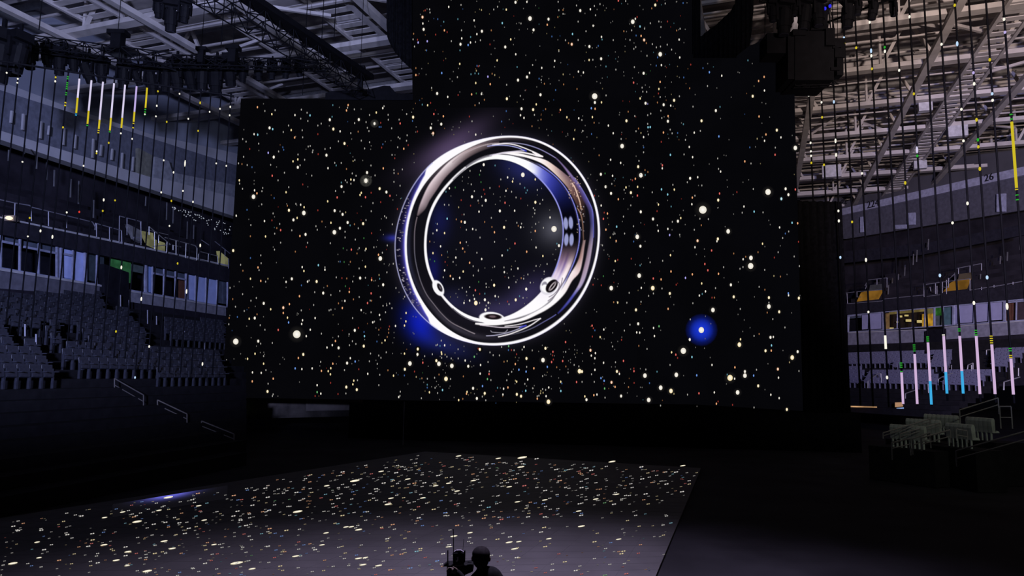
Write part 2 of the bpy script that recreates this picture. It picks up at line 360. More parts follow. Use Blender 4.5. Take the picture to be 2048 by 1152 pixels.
sign('224', 1746, 408, 1.15, PRB, -0.9, wr); sign('26', 1978, 355, 0.95, PRB, -0.9, wr); sign('22', 1688, 404, 1.0, PRA, -3.9, wr)
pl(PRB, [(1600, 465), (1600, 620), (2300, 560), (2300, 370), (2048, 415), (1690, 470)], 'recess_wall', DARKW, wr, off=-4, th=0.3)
pl(PRB, [(1680, 503), (1680, 527), (1840, 510), (2048, 470), (2048, 448), (1840, 488)], 'seating_bank', mat('dim_violet_bank', (0.022, 0.022, 0.034), 0.9), wr, off=1.0, th=0.3)
A = PR.at(1690, 606, -0.5); B = PR.at(2200, 546, -0.5); B.z = A.z
bank = MB()
for i in range(8):
    o_ = -PR.n*(0.85*i) + Vector((0, 0, 0.5*i)); o2 = -PR.n*(0.85*(i+1)) + Vector((0, 0, 0.5*i))
    v = [A+o_, B+o_, B+o2, A+o2]; bank.prism(v, (0, 0, -0.6))
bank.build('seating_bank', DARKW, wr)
for (x, y0, y1) in ((1857, 478, 500), (1834, 500, 524), (1827, 508, 530), (1810, 530, 552), (1777, 570, 590), (1785, 556, 575), (1856, 484, 494), (2015, 504, 522), (2001, 512, 528), (1961, 548, 564), (2041, 485, 500), (1797, 548, 560)):
    MB().bar(PR.at(x, y0, -4+3*((x*7) % 5)/5), PR.at(x-1, y1, -4+3*((x*7) % 5)/5), 0.08).build('post', mat('dim_post', (0, 0, 0)), wr)
pl(PR, [(1600, 615), (1600, 640), (1694, 629), (2048, 596), (2300, 570), (2300, 535), (2048, 566), (1694, 608)], 'apron', mat('dark_apron', (0, 0, 0)), wr, off=0.3, th=0.5)
pl(PR, [(1600, 630), (1600, 700), (2300, 640), (2300, 560), (2048, 590)], 'suite_back', mat('suite_dark', (0, 0, 0)), wr, off=-2.2, th=0.3)
SILLR = mat('sill_violet', (0.24, 0.24, 0.32), 0.7)
for (a, b, y0a, y0b, y1a, y1b) in ((1696, 1849, 666, 659.5, 690, 684), (1889, 2080, 655, 640, 679, 666)):
    pl(PR, [(a, y0a), (a, y1a), (b, y1b), (b, y0b)], 'sill_panel', SILLR, wr, off=0, th=0.3)
    pl(PR, [(a, y0a-1.5), (a, y0a+.5), (b, y0b+.5), (b, y0b-1.5)], 'sill_cap', PALE, wr, off=0.15, th=0.5)
def tr_(x): return 631-0.0915*(x-1694)
def br_(x): return 664.5-0.068*(x-1694)
WHT = mat('pale_violet_blind', (0.36, 0.36, 0.58), 0.7, 0, 0.06, 2)
window(6, PR, tr_, br_, (1696, 1766), [(1696, 1722, DIMG, .3, 0, .2), (1724, 1738, WHT, .2, .05, .9), (1740, 1766, WHT, .2, .03, .93)], (1698, 1739), [(1696, 1722, .05)])
wn = window(7, PR, tr_, br_, (1768, 1868), [(1769, 1867, mat('bar_dark_back', (0.03, 0.022, 0.016), 0.8), 2.0, 0, 1), (1771, 1778, glow('amber_wall', (92, 70, 48), 1, .2), 1.2, .08, 1), (1778, 1850, glow('amber_ceiling', (104, 90, 52), 1, .3, 1), 1.8, .02, .16),
    (1844, 1867, glow('amber_light_wall', (150, 112, 34), 1, .5, 1.2), 1.4, .3, .98), (1852, 1867, glow('amber_top', (96, 88, 56), 1, .2), 1.3, .04, .3)], (1795, 1826, 1850))  # room surfaces emit: the lamp light inside is put into their colour
for (x, y, s) in ((1800, 633, .35), (1813, 631, .3), (1796, 644, .25), (1817, 641, .45), (1840, 643, .5), (1783, 657, .35)):
    MB().box(PR.at(x, y, -1.5), s, 0.2, s*.5).build('lamp_shade', glow('bar_lamp', (190, 170, 110)), wn)
window(8, PR, tr_, br_, (1869, 1906), [(1869, 1884, glow('green_lit_wall', (38, 84, 34), 1, .4, 1.2), .6, 0, .45), (1870, 1885, mat('dim_green_wall', (0, 0, 0)), .6, .45, 1), (1887, 1906, mat('teal_glass', (0.10, 0.19, 0.22), 0.3), .3, .05, 1)], (1886,))
window(9, PR, tr_, br_, (1908, 2008), [(1908, 1917, WHT, .2, .03, .95), (1919, 1948, WHT, .2, .02, .93), (1950, 1978, WHT, .2, .02, .93), (1980, 2008, WHT, .2, .02, .9)], (1918, 1949, 1979))
window(10, PR, tr_, br_, (2010, 2100), [(2013, 2022, BROWN, .4, .05, 1), (2024, 2029, BROWN, .4, .05, 1), (2032, 2048, mat('dim_brown', (0.05, 0.03, 0.04), .8), .5, .1, 1)], (2033,), [(2012, 2080, .08)])
pl(PR, [(1850, 662), (1850, 700), (1887, 700), (1887, 657)], 'stair_cheek', mat('suite_dark', (0, 0, 0)), wr, off=0.35, th=1.0)
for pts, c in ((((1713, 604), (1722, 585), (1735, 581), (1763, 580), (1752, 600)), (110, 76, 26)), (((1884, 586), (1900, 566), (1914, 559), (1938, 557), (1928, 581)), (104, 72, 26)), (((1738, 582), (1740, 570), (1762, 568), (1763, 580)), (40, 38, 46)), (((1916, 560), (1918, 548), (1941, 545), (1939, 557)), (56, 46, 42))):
    pl(PR, pts, 'stair_cheek', glow('lit_cheek_%d' % c[0], c, 1.0, 0.25, 0.8), wr, off=-0.8, th=0.3)  # light on the stair walls painted in as glow
pl(PR, [(1600, 690), (1600, 790), (2300, 760), (2300, 640), (2048, 664), (1694, 686)], 'suite_wall', mat('dark_purple_wall', (0, 0, 0)), wr, off=-0.1, th=0.3)
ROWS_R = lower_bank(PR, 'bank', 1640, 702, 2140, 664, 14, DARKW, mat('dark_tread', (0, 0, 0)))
# far wall low band left of the stage and black base walls
wb_ = tag(MB().prism([onY(330, 842, 47), onY(330, 797, 47), onY(722, 795, 47), onY(722, 832, 47)], (0, 0.5, 0)).build('wall_back', mat('brown_grey_block_wall', (0.11, 0.095, 0.09), 0.9, 0, 0.5, 0.8)), kind='structure')
MB().prism([onY(612, 822, 46.8), onY(612, 797, 46.8), onY(718, 796, 46.8), onY(718, 820, 46.8)], (0, 0.2, 0)).build('panel', mat('pale_block', (0.24, 0.21, 0.20), 0.9, 0, 0.3, 1), wb_)

def bank_off(P, px, py):       # how far in front of the suites a foot seen at this pixel stands on the bank
    lo, hi = 0.7, 17.0
    for _ in range(30):
        m = (lo+hi)/2; z = P.at(px, py, m).z; bz = P.bank0-0.35*((m-0.6)/0.82)
        if z > bz: hi = m
        else: lo = m
    return (lo+hi)/2
# ------------------------------------------------------------------ the LED wall
g0 = onY(450, 795, 43.0); g1 = onY(1600, 820, 38.5)
PS = Plane((g0.x, g0.y), (g1.x, g1.y))
BASEZ = 2.1
led = empty('led_wall', (g0.x*.5+g1.x*.5, g0.y*.5+g1.y*.5, BASEZ), 'giant black stepped LED wall showing a starfield and a silver ring', 'screen')
PANEL = glow('led_black_level', (6, 6, 9), 1.0, 0.1, 0.3)
pl(PS, [(482, 197), (443, 795), (832, 801), (832, 197)], 'screen_panel', PANEL, led, off=0, th=0.5)
pl(PS, [(822, -70), (832, 801), (1390, 809), (1390, -70)], 'screen_panel', PANEL, led, off=0.0, th=0.5)
pl(PS, [(1390, 97), (1390, 809), (1606, 822), (1586, 76), (1530, 78), (1490, 96)], 'screen_panel', PANEL, led, off=0, th=0.5)

# ---- the ring picture -------------------------------------------------
CXr, CYr = 1000.0, 481.0
def crop(ox, oy, s, txt):
    out = []
    for t in txt.split():
        x, y = t.split(','); out.append((ox+float(x)/s, oy+float(y)/s))
    return out
def polar(pts):
    a = np.array(pts, float); th = np.arctan2(-(a[:, 1]-CYr), a[:, 0]-CXr); r = np.hypot(a[:, 0]-CXr, a[:, 1]-CYr); return th, r
def closed(pts, order=7):
    th, r = polar(pts); B = [np.ones_like(th)]
    for k in range(1, order+1): B += [np.cos(k*th), np.sin(k*th)]
    B = np.stack(B, 1); reg = np.diag([0]+[1e-3*k**4 for k in range(1, order+1) for _ in (0, 1)])
    c = np.linalg.solve(B.T@B+reg, B.T@r)
    def f(t):
        s = c[0]+0*t
        for k in range(1, order+1): s = s+c[2*k-1]*np.cos(k*t)+c[2*k]*np.sin(k*t)
        return s
    return f
def opencurve(pts, center):      # r(theta) about `center` direction so that there is no wrap
    th, r = polar(pts); d = (th-center+np.pi) % (2*np.pi)-np.pi; o = np.argsort(d); d = d[o]; r = r[o]
    def f(t):
        x = (t-center+np.pi) % (2*np.pi)-np.pi
        # Catmull-Rom through the points
        i = np.clip(np.searchsorted(d, x)-1, 0, len(d)-2)
        x0 = d[i]; x1 = d[i+1]; u = np.clip((x-x0)/np.maximum(x1-x0, 1e-6), 0, 1)
        m = np.gradient(r, d); h = x1-x0
        rr = (2*u**3-3*u**2+1)*r[i]+(u**3-2*u**2+u)*h*m[i]+(-2*u**3+3*u**2)*r[i+1]+(u**3-u**2)*h*m[i+1]
        return rr, (x >= d[0]) & (x <= d[-1]), (x-d[0])/(d[-1]-d[0])
    return f
Sil = closed([(789.5, 490), (789.5, 504), (790, 475), (801, 426), (821, 380), (810.4, 400), (828.6, 367), (840.8, 350), (857.8, 331.7), (877, 315), (901.5, 300), (922, 291), (947.7, 282.5), (980, 275), (1019, 271.5), (1063, 277), (1099.4, 290.4), (1136, 317), (1160, 345), (1179.6, 374), (1189, 400), (1196.5, 427.7), (1199.4, 462), (1196.5, 504), (1183, 552), (1160, 600), (1136, 628), (1111.5, 650), (1075, 672), (1038.6, 685), (990, 690), (950, 687.6), (913.7, 679), (883, 663), (853, 642.6), (834.7, 623), (815, 595), (799.5, 560), (797, 548)])
Cin = closed([(814.4, 471.7), (814.4, 513.7), (814, 492), (823, 426), (833.5, 393.7), (848.4, 369.4), (865, 350), (883, 332), (901.5, 318), (926, 302), (947.7, 291.6), (975, 281), (1019, 275), (1063, 280.4), (1098, 293.5), (1134, 320), (1157, 347.5), (1176.5, 376), (1185.5, 401), (1193, 428), (1196, 462), (1193, 503.5), (1180, 551), (1157, 598), (1133.5, 625), (1109, 647), (1073, 668), (1037.6, 681), (990, 686), (950, 682.5), (913.7, 669.4), (889.4, 652.4), (865, 628), (843, 598), (825.8, 563)])
Hol = closed([(853.5, 490), (855, 456), (867, 418), (874, 403), (889, 380), (899, 369), (916, 351), (938, 334), (962, 322), (998, 320), (1020, 322), (1038.6, 329), (1063, 345), (1081, 361), (1099.4, 381.5), (1109, 400), (1114.4, 405), (1123, 437), (1125.5, 466), (1123, 494.6), (1116, 521), (1103, 554), (1081, 584), (1051, 612), (1026.5, 627), (1006, 635), (980, 638), (956, 636.6), (926, 625.6), (901.5, 606), (888, 591.6), (877, 580), (868.7, 560), (861, 542), (853.5, 513.7)])
Fin = closed([(848.8, 490), (850.7, 456), (862, 418), (883, 380), (893, 369), (914, 348), (938, 328), (962, 314), (998.8, 307.5), (1030, 311), (1057, 321), (1087, 335), (1111.5, 356), (1130, 376.7), (1142, 400), (1147, 405), (1154.5, 433.5), (1157, 462), (1155.4, 494.6), (1148.8, 521), (1137, 546), (1118, 578.6), (1105, 600), (1075, 620.8), (1038.6, 636.6), (1002, 643), (950, 645), (919.8, 630), (896.7, 606), (870, 577), (864, 560), (856.4, 542), (849.7, 513.7)])
NX0, NY0, NXn, NYn = 730, 215, 545, 530
gx, gy = np.meshgrid(np.arange(NXn)+NX0, np.arange(NYn)+NY0)
gx = gx.astype(float); gy = gy.astype(float)
TH = np.arctan2(-(gy-CYr), gx-CXr); RR = np.hypot(gx-CXr, gy-CYr); DEG = np.degrees(TH) % 360
def ss(x): x = np.clip(x, 0, 1); return x*x*(3-2*x)
def aa(d, s=0.7): return np.clip(0.5+d/(2*s), 0, 1)        # coverage from signed distance
rS, rC, rH, rF = Sil(TH), Cin(TH), Hol(TH), Fin(TH)
rF = np.maximum(rF, rH+0.3)
img = np.zeros(gx.shape+(3,)); img[:] = (6, 6, 9)
def over(mask, c):
    c = np.asarray(c, float); img[:] = img*(1-mask[..., None]) + c*mask[..., None]
def addg(x, y, rx, ry, c, p=1.0, rot=0):
    a = R(rot); dx = gx-x; dy = gy-y; u = (dx*math.cos(a)+dy*math.sin(a))/rx; v = (-dx*math.sin(a)+dy*math.cos(a))/ry
    g = np.exp(-(u*u+v*v)**p); img[:] += g[..., None]*np.asarray(c, float)
# haze in the picture
addg(900, 290, 90, 26, (62, 48, 72), 1, -32); addg(838, 645, 30, 42, (4, 18, 150), 1, -30); addg(890, 690, 60, 20, (16, 20, 60), 1, 20)
addg(785, 476, 16, 7, (22, 26, 110)); addg(1045, 335, 52, 34, (24, 28, 74), 1, 30); addg(960, 470, 150, 150, (8, 8, 14)); addg(1108, 458, 34, 34, (70, 70, 76), 0.8)
addg(1060, 590, 60, 34, (40, 34, 64), 1, -35); addg(980, 622, 60, 26, (34, 30, 52)); addg(880, 440, 22, 40, (8, 10, 44)); addg(866, 540, 16, 40, (8, 10, 60)); addg(905, 600, 30, 24, (18, 18, 40))
dS = RR-rS
img += (np.exp(-np.clip(dS, 0, 99)/9.0)*(dS > 0)*22)[..., None]*np.array((1, .9, 1.15))
# side lune, seen through
mS = aa(rS-RR)*aa(RR-rC+3)
side = np.zeros_like(img); side[:] = (10, 9, 24)
dC = RR-rC
hal = np.exp(-np.clip(dC-5, 0, 99)/4.5)
side += hal[..., None]*np.array((90, 84, 190))
wedge = np.clip(1-np.abs((DEG-180+180) % 360-180)/46, 0, 1)
side += ((np.clip(1-wedge*2.2, 0, 1))*40)[..., None]*np.array((1, 1, 2.6))
img[:] = img*(1-mS[..., None])+side*mS[..., None]
# crescent thickness
dd = np.abs((DEG-183+180) % 360-180)
wc = np.interp(dd, [0, 20, 36, 44, 50, 56, 180], [4.6, 5, 7, 11, 22, 44, 44])
over(aa(wc-dC, 1.3)*aa(rS-RR)*(dC > -3), (255, 252, 255))
line = aa(1.0-np.abs(RR-(rS-0.8)))*(dd < 52); over(line*0.85, (196, 196, 240))
# front face
mF = aa(rC-RR)*aa(RR-rH); front = np.zeros_like(img)
topw = ss(1-np.abs((DEG-110+180) % 360-180)/48)
t = np.clip((RR-rF)/(rC-rF), 0, 1)
front[:] = (15, 14, 20)
front += (np.exp(-((t-.93)/.10)**2)*topw)[..., None]*np.array((95, 80, 82))
lowl = ss(1-np.abs((DEG-240+180) % 360-180)/50); front += (lowl*np.exp(-((t-.72)/.16)**2))[..., None]*np.array((34, 32, 36)); front += (lowl*(1-t))[..., None]*np.array((8, 6, 10))
leftb = ss(1-np.abs((DEG-190+180) % 360-180)/40); front += (leftb*np.exp(-((t-.9)/.12)**2))[..., None]*np.array((22, 24, 38))
right = ss(1-np.abs((DEG-0+180) % 360-180)/50); front += (right*np.exp(-((t-.86)/.06)**2))[..., None]*np.array((12, 12, 26))
img[:] = img*(1-mF[..., None])+front*mF[..., None]
# bright rim on the right and below
rimw = np.interp(DEG, [0, 60, 95, 200, 265, 300, 330, 360], [3.2, 3.0, 3.0, 0, 4, 5.0, 4.2, 3.2])
over(aa(rS-RR, 1.0)*aa(RR-(rS-rimw-.6), 1.2)*((DEG < 100) | (DEG > 255)), (255, 252, 255))
def band(outer, inner, center, cols, soft=0.8, amp=1.0):
    """filled strip between two measured edges; cols = [(fraction along, across, rgb)...] as two lists inner/outer"""
    fo, okO, lo = opencurve(outer, center)(TH); fi, okI, li = opencurve(inner, center)(TH)
    ok = okO & okI; m = aa(fo-RR, soft)*aa(RR-fi, soft)*ok*amp
    s = np.clip((RR-fi)/np.maximum(fo-fi, .5), 0, 1); c = np.zeros_like(img)
    ks = [k for k, _, _ in cols]; ci = np.array([a for _, a, _ in cols], float); co = np.array([b for _, _, b in cols], float)
    for j in range(3): c[..., j] = np.interp(lo, ks, ci[:, j])*(1-s)+np.interp(lo, ks, co[:, j])*s
    img[:] = img*(1-m[..., None])+c*m[..., None]
def stroke(pts, center, wd, cols, soft=0.7):
    f, ok, l = opencurve(pts, center)(TH)
    ks = [k[0] for k in cols]; c = np.zeros_like(img)
    for j in range(3): c[..., j] = np.interp(l, ks, [k[1][j] for k in cols])
    ww = np.interp(l, ks, [k[2]*wd if len(k) > 2 else wd for k in cols])
    m = aa(ww/2-np.abs(RR-f), soft)*ok; img[:] = img*(1-m[..., None])+c*m[..., None]
def pstroke(pts, wd, col):           # a polyline in the picture, any shape
    best = np.full(gx.shape, 1e9)
    x0 = min(p[0] for p in pts)-6; x1 = max(p[0] for p in pts)+6; y0 = min(p[1] for p in pts)-6; y1 = max(p[1] for p in pts)+6
    q = []
    for i in range(len(pts)-1):
        p0 = np.array(pts[max(i-1, 0)]); p1 = np.array(pts[i]); p2 = np.array(pts[i+1]); p3 = np.array(pts[min(i+2, len(pts)-1)])
        for u in np.linspace(0, 1, 7)[:-1]:
            q.append(0.5*((2*p1)+(-p0+p2)*u+(2*p0-5*p1+4*p2-p3)*u*u+(-p0+3*p1-3*p2+p3)*u**3))
    q.append(np.array(pts[-1]))
    for a, b in zip(q[:-1], q[1:]):
        d = b-a; L = max(d@d, 1e-9); u = np.clip(((gx-a[0])*d[0]+(gy-a[1])*d[1])/L, 0, 1)
        best = np.minimum(best, np.hypot(gx-a[0]-u*d[0], gy-a[1]-u*d[1]))
    over(aa(wd/2-best), col)
PI = math.pi
# pink band, upper left of the front face
band([(998.8, 283), (962, 289), (926, 303.8), (901.5, 320.8), (877, 345), (857.8, 369.4), (844.4, 397), (838, 414), (834, 431)],
     [(1003, 289), (986.6, 294), (962, 302.5), (938, 314.7), (913.7, 333), (889.4, 357), (872.4, 381.5), (860, 400), (849, 420), (836, 433)], R(125),
     [(0, (46, 40, 46), (84, 70, 74)), (.25, (74, 62, 66), (190, 168, 170)), (.45, (120, 102, 108), (252, 240, 244)), (.7, (124, 106, 112), (235, 215, 222)), (.88, (112, 98, 104), (196, 176, 184)), (1, (60, 50, 54), (120, 105, 110))][::1], 1.2)
stroke([(1002, 286.7), (975, 289), (950, 297), (926, 309), (905, 325)], R(110), 1.4, [(0, (200, 190, 196)), (1, (170, 150, 158))])
stroke([(834.4, 433.5), (830, 456), (828.7, 485), (830, 513.7), (835.4, 542), (843, 567), (856.4, 594), (865, 605), (883, 627), (901.5, 644), (926, 657), (950, 667.6)], PI, 2.0, [(0, (120, 105, 112)), (.3, (96, 94, 108)), (.8, (118, 108, 116)), (1, (150, 140, 146))])
# upper white band turning to brown dust down the right side
band([(990, 308.6), (1026.5, 305), (1063, 312.3), (1093, 320.8), (1111.5, 333), (1130, 347.5), (1146, 361), (1164, 380), (1170, 418), (1171, 440)],
     [(990, 312), (1026.5, 311), (1063, 318.3), (1087, 329), (1105.5, 344), (1117.6, 356), (1136, 376.7), (1146, 395), (1156, 418), (1163, 441)], R(45),
     [(0, (26, 18, 16), (20, 16, 18)), (.12, (60, 40, 36), (46, 32, 34)), (.25, (120, 88, 82), (74, 52, 62)), (.42, (215, 188, 176), (132, 104, 112)), (.52, (245, 225, 215), (225, 195, 185)), (.62, (255, 250, 250), (255, 246, 246)), (1, (255, 252, 255), (255, 252, 255))], 0.9)
# purple stripe on the right
band([(1112, 315), (1129.8, 333), (1148, 354.8), (1166, 381.6), (1176, 400), (1184, 418), (1186.6, 447), (1186.6, 475.5), (1184, 498), (1177.4, 533), (1164, 571), (1151.7, 588), (1136, 608.6), (1116, 628)],
     [(1111.5, 317), (1123.7, 330.5), (1142, 357), (1154, 375.5), (1166, 400), (1175.5, 418), (1180, 447), (1179, 475.5), (1175.5, 498), (1168, 533), (1156, 571), (1145.6, 588), (1130, 608.6), (1112, 629)], 0.0,
     [(0, (50, 50, 130), (60, 62, 150)), (.13, (90, 90, 190), (70, 74, 160)), (.2, (195, 178, 205), (160, 150, 190)), (.32, (150, 125, 145), (190, 170, 190)), (.45, (120, 104, 116), (170, 155, 185)), (.58, (40, 40, 70), (84, 84, 150)), (.75, (64, 46, 80), (96, 90, 170)), (.9, (120, 96, 140), (150, 130, 180)), (1, (130, 110, 160), (130, 110, 160))], 1.2)
stroke([(1148, 354.8), (1166, 381.6), (1176, 400), (1184, 418), (1186.8, 447), (1187, 475)], R(20), 1.6, [(0, (90, 90, 180)), (.5, (120, 120, 215)), (1, (130, 120, 180))])
stroke([(1111.5, 316), (1099.4, 308.6), (1075, 296.5), (1050.8, 289), (1026.5, 286), (1002, 286.7)], R(70), 1.9, [(0, (150, 140, 190)), (.5, (150, 150, 200)), (1, (170, 160, 165))])
stroke([(1112, 629), (1087, 644), (1063, 657), (1038.6, 665.7), (1014, 670.6), (1004, 672)], R(-65), 1.6, [(0, (40, 40, 50)), (.4, (110, 110, 130)), (1, (110, 110, 190))])
# brown line and pale line inside right
stroke([(1156, 418), (1162, 430), (1165, 445), (1166.5, 471.7), (1167, 490)], R(10), 2.2, [(0, (88, 66, 56)), (1, (170, 130, 110))])
stroke([(1144, 366), (1150, 376), (1155, 390), (1160, 405), (1162, 418)], R(30), 2.4, [(0, (190, 150, 120)), (.5, (240, 205, 185)), (1, (235, 200, 185))])
band([(1171, 480), (1168.8, 494.6), (1165, 521), (1158, 546), (1145.6, 560), (1129.8, 586.7), (1111.5, 606), (1093, 619.6), (1075, 629), (1050.8, 640), (1026.5, 646), (990, 650.6), (950, 648.7)],
     [(1166, 480), (1163, 494.6), (1156, 521), (1140, 548), (1131, 560), (1118, 578.6), (1104, 600), (1074, 620.8), (1038.6, 637), (1002, 643), (975, 645), (950, 645.5)], R(-50),
     [(0, (255, 252, 255), (255, 250, 250)), (.6, (255, 252, 255), (255, 250, 252)), (.78, (250, 236, 240), (230, 205, 208)), (.88, (150, 110, 104), (210, 180, 180)), (1, (110, 90, 90), (170, 140, 140))], 1.1)
# inner surface of the far side
mI = aa(rF-RR)*aa(RR-rH)
s = np.clip((RR-rH)/np.maximum(rF-rH, 1), 0, 1); inner = np.zeros_like(img)
# keyed by angle: (deg, colour at the hole edge, colour at the front edge)
K = [(-180, (255, 255, 255), (255, 255, 255)), (-60, (255, 252, 255), (255, 252, 255)), (-42, (236, 224, 246), (255, 252, 255)), (-30, (225, 205, 225), (250, 240, 250)), (-20, (150, 120, 150), (225, 205, 215)), (-12, (92, 72, 86), (124, 104, 116)), (-4, (26, 20, 28), (36, 28, 36)), (2, (6, 6, 10), (4, 4, 8)),
     (22, (5, 5, 14), (6, 6, 22)), (32, (16, 18, 58), (14, 18, 60)), (42, (38, 44, 130), (30, 36, 100)), (50, (70, 76, 180), (48, 54, 150)), (58, (150, 156, 232), (90, 96, 200)), (64, (255, 255, 255), (180, 184, 240)), (70, (255, 255, 255), (250, 250, 255)), (95, (255, 255, 255), (255, 255, 255)), (180, (255, 255, 255), (255, 255, 255))]
sd = ((DEG+180) % 360)-180
for j in range(3): inner[..., j] = np.interp(sd, [k[0] for k in K], [k[1][j] for k in K])*(1-s)+np.interp(sd, [k[0] for k in K], [k[2][j] for k in K])*s
lowr = np.clip((-(sd)-8)/12, 0, 1)*np.clip((40+sd)/14, 0, 1)
for c_, a_ in ((.5, -60), (.25, -25), (.78, 26)): inner += (lowr*np.exp(-((s-c_)/.09)**2)*a_)[..., None]*np.array((1, 1, .5))
img[:] = img*(1-mI[..., None])+np.clip(inner, 0, 255)*mI[..., None]
# thin dark seams inside the white, blue edge line at the hole
seam = np.interp(sd, [-180, -100, -60, -30, -5, 0, 60, 80, 110, 135, 150, 180], [0, .6, .35, .7, .9, .9, .95, .9, .8, .5, 0, 0]); seam = np.where((sd < -100) & (sd > -140), .8, seam)
over(aa(0.9-np.abs(RR-(rF-1.0)), .6)*seam, (40, 34, 50))
blu = np.interp(sd, [-40, -25, 60, 66], [0, 1, 1, 0]); over(aa(1.2-np.abs(RR-rF-1.4), .7)*blu, (130, 134, 226)); over(aa(0.8-np.abs(RR-rF-3.2), .6)*blu, (20, 18, 40))
over(aa(1.3-np.abs(RR-rH-0.8), .7)*blu, (150, 152, 230))
lw = ((sd > 115) | (sd < -125)).astype(float)
over(aa(2.3-np.abs(RR-(rF+rH)/2), 1.2)*lw, (255, 252, 255))
over(aa(0.7-np.abs(RR-(rF-3.0)), .6)*((sd > 95) & (sd < 128))*.7, (60, 50, 66))
# hooks
wht = (255, 248, 250)
pstroke([(985, 290), (1008, 287.5), (1026.5, 289), (1044.7, 294.5), (1063, 302), (1075, 307.4), (1085, 313)], 2.2, wht)
pstroke([(1085, 313), (1074, 311.5), (1063, 308.5), (1044.7, 305), (1026, 304.2), (1005, 306), (985, 311)], 3.0, wht)
pstroke([(1066, 304), (1074, 309.5), (1082, 312.5)], 3.4, wht)
pstroke([(975, 292.5), (990, 290.6), (1014, 291), (1032.5, 294.6), (1044.7, 299), (1049, 301)], 1.8, (180, 184, 246)); pstroke([(1046, 299.5), (1052, 302)], 3, (60, 66, 190))
pstroke([(1048, 301.5), (1036, 302), (1020, 303.6), (1002, 306.4), (980, 311)], 1.8, (214, 206, 226))
pstroke([(997, 673.7), (1020, 668), (1044.7, 658.5), (1062, 650), (1076, 640.5), (1081, 637)], 2.2, wht); pstroke([(1081, 637), (1070, 639.5), (1052, 645), (1034, 649.5), (1010, 652.5)], 1.8, wht)
pstroke([(973, 671.7), (990, 670.6), (1014, 665.7), (1036, 658.2), (1046, 652.5)], 1.8, (190, 186, 214)); pstroke([(1046, 652.5), (1026.5, 654.2), (1005, 655), (985, 653.2), (960, 650)], 1.8, (226, 214, 226)); pstroke([(1040, 655), (1052, 651)], 3, (64, 70, 190))
pstroke([(981.5, 661.5), (985, 664.4), (1000, 665.3), (1010, 664.6), (1015, 659.7)], 1.4, (170, 166, 180))
# sensor bumps
def ell(x, y, rx, ry, rot, col, soft=.8):
    a = R(rot); dx = gx-x; dy = gy-y; u = dx*math.cos(a)+dy*math.sin(a); v = -dx*math.sin(a)+dy*math.cos(a)
    e = np.hypot(u/rx, v/ry); over(aa((1-e)*min(rx, ry), soft), col)
ell(876.5, 576, 10, 17, -28, (250, 248, 252)); ell(879.5, 575, 4.2, 9, -27, (16, 12, 20)); ell(880.5, 575, 1.6, 5, -27, (90, 84, 92))
ell(984, 637, 26, 13, 6, (252, 250, 252)); ell(986, 633.5, 17, 5.6, 3, (22, 14, 18)); ell(985, 633, 7, 2.4, 3, (104, 86, 92))
ell(1097, 572, 16, 19, 35, (226, 222, 232)); ell(1096, 571, 13, 15, 35, (252, 250, 252)); ell(1089, 569, 5, 6, 30, (150, 146, 160)); ell(1090, 576, 7, 7, 30, (252, 250, 252))
ell(1103.5, 572, 9.5, 15, 40, (14, 9, 14)); ell(1105, 572.5, 3.6, 11, 38, (240, 226, 230)); ell(1105, 572.5, 1.9, 8.6, 38, (20, 12, 18)); pstroke([(1112, 562), (1118, 566), (1117, 577), (1108, 588), (1098, 594)], 1.0, (70, 60, 80)); pstroke([(1125, 556), (1121, 572), (1112, 588), (1096, 602)], 1.2, (90, 76, 96))
for (x, y) in ((1131.6, 446.8), (1141.7, 445.5), (1132.7, 479.3), (1143, 479.3)): ell(x, y, 4.4, 12.4, -3 if y < 460 else 3, (150, 154, 200))
# glints in the side lune
rg = random.Random(5)
for k in range(75):
    yy = 395+rg.random()*240; th = math.atan2(-(yy-CYr), -190); r_ = float(Sil(np.array(th)))-2.5-rg.random()*12
    x = CXr+r_*math.cos(th); y = CYr-r_*math.sin(th); b_ = rg.uniform(60, 230); ell(x, y, rg.uniform(.8, 2.2), rg.uniform(.6, 1.1), 0, (b_, b_*.95, b_), .6)
for k in range(26):
    ell(1160+rg.random()*16-6, 405+rg.random()*60, .8, 1.0, 0, rg.choice(((220, 190, 160), (150, 140, 150), (200, 200, 220))), .6)
for k in range(30): ell(1137+rg.random()*26, 352+rg.random()*44, .8, .8, 0, (240, 205, 175), .6)
img = np.clip(img, 0, 255)
lin = np.where(img/255 <= 0.04045, img/255/12.92, ((img/255+0.055)/1.055)**2.4)
# rays for the whole grid at once
def rays(px, py):
    f = np.array(_f); cx = np.array(CX); cy = np.array(CY)
    return f+((px-1024)/F)[..., None]*cx-((py-576)/F)[..., None]*cy
def on_plane(P, px, py, off):
    d = rays(px, py); n = np.array(P.n); a = np.array(P.a+P.n*off); e = np.array(EYE)
    t = ((a-e)@n)/(d@n); return e+d*t[..., None]
V = on_plane(PS, gx, gy, 0.02).reshape(-1, 3)
idx = np.arange(NXn*NYn).reshape(NYn, NXn)
Q = np.stack([idx[:-1, :-1], idx[1:, :-1], idx[1:, 1:], idx[:-1, 1:]], -1).reshape(-1, 4)
rp = colour_mesh('ring_picture', V, Q, lin.reshape(-1, 3), led)
rp['label'] = 'glossy silver ring shown on the LED wall'
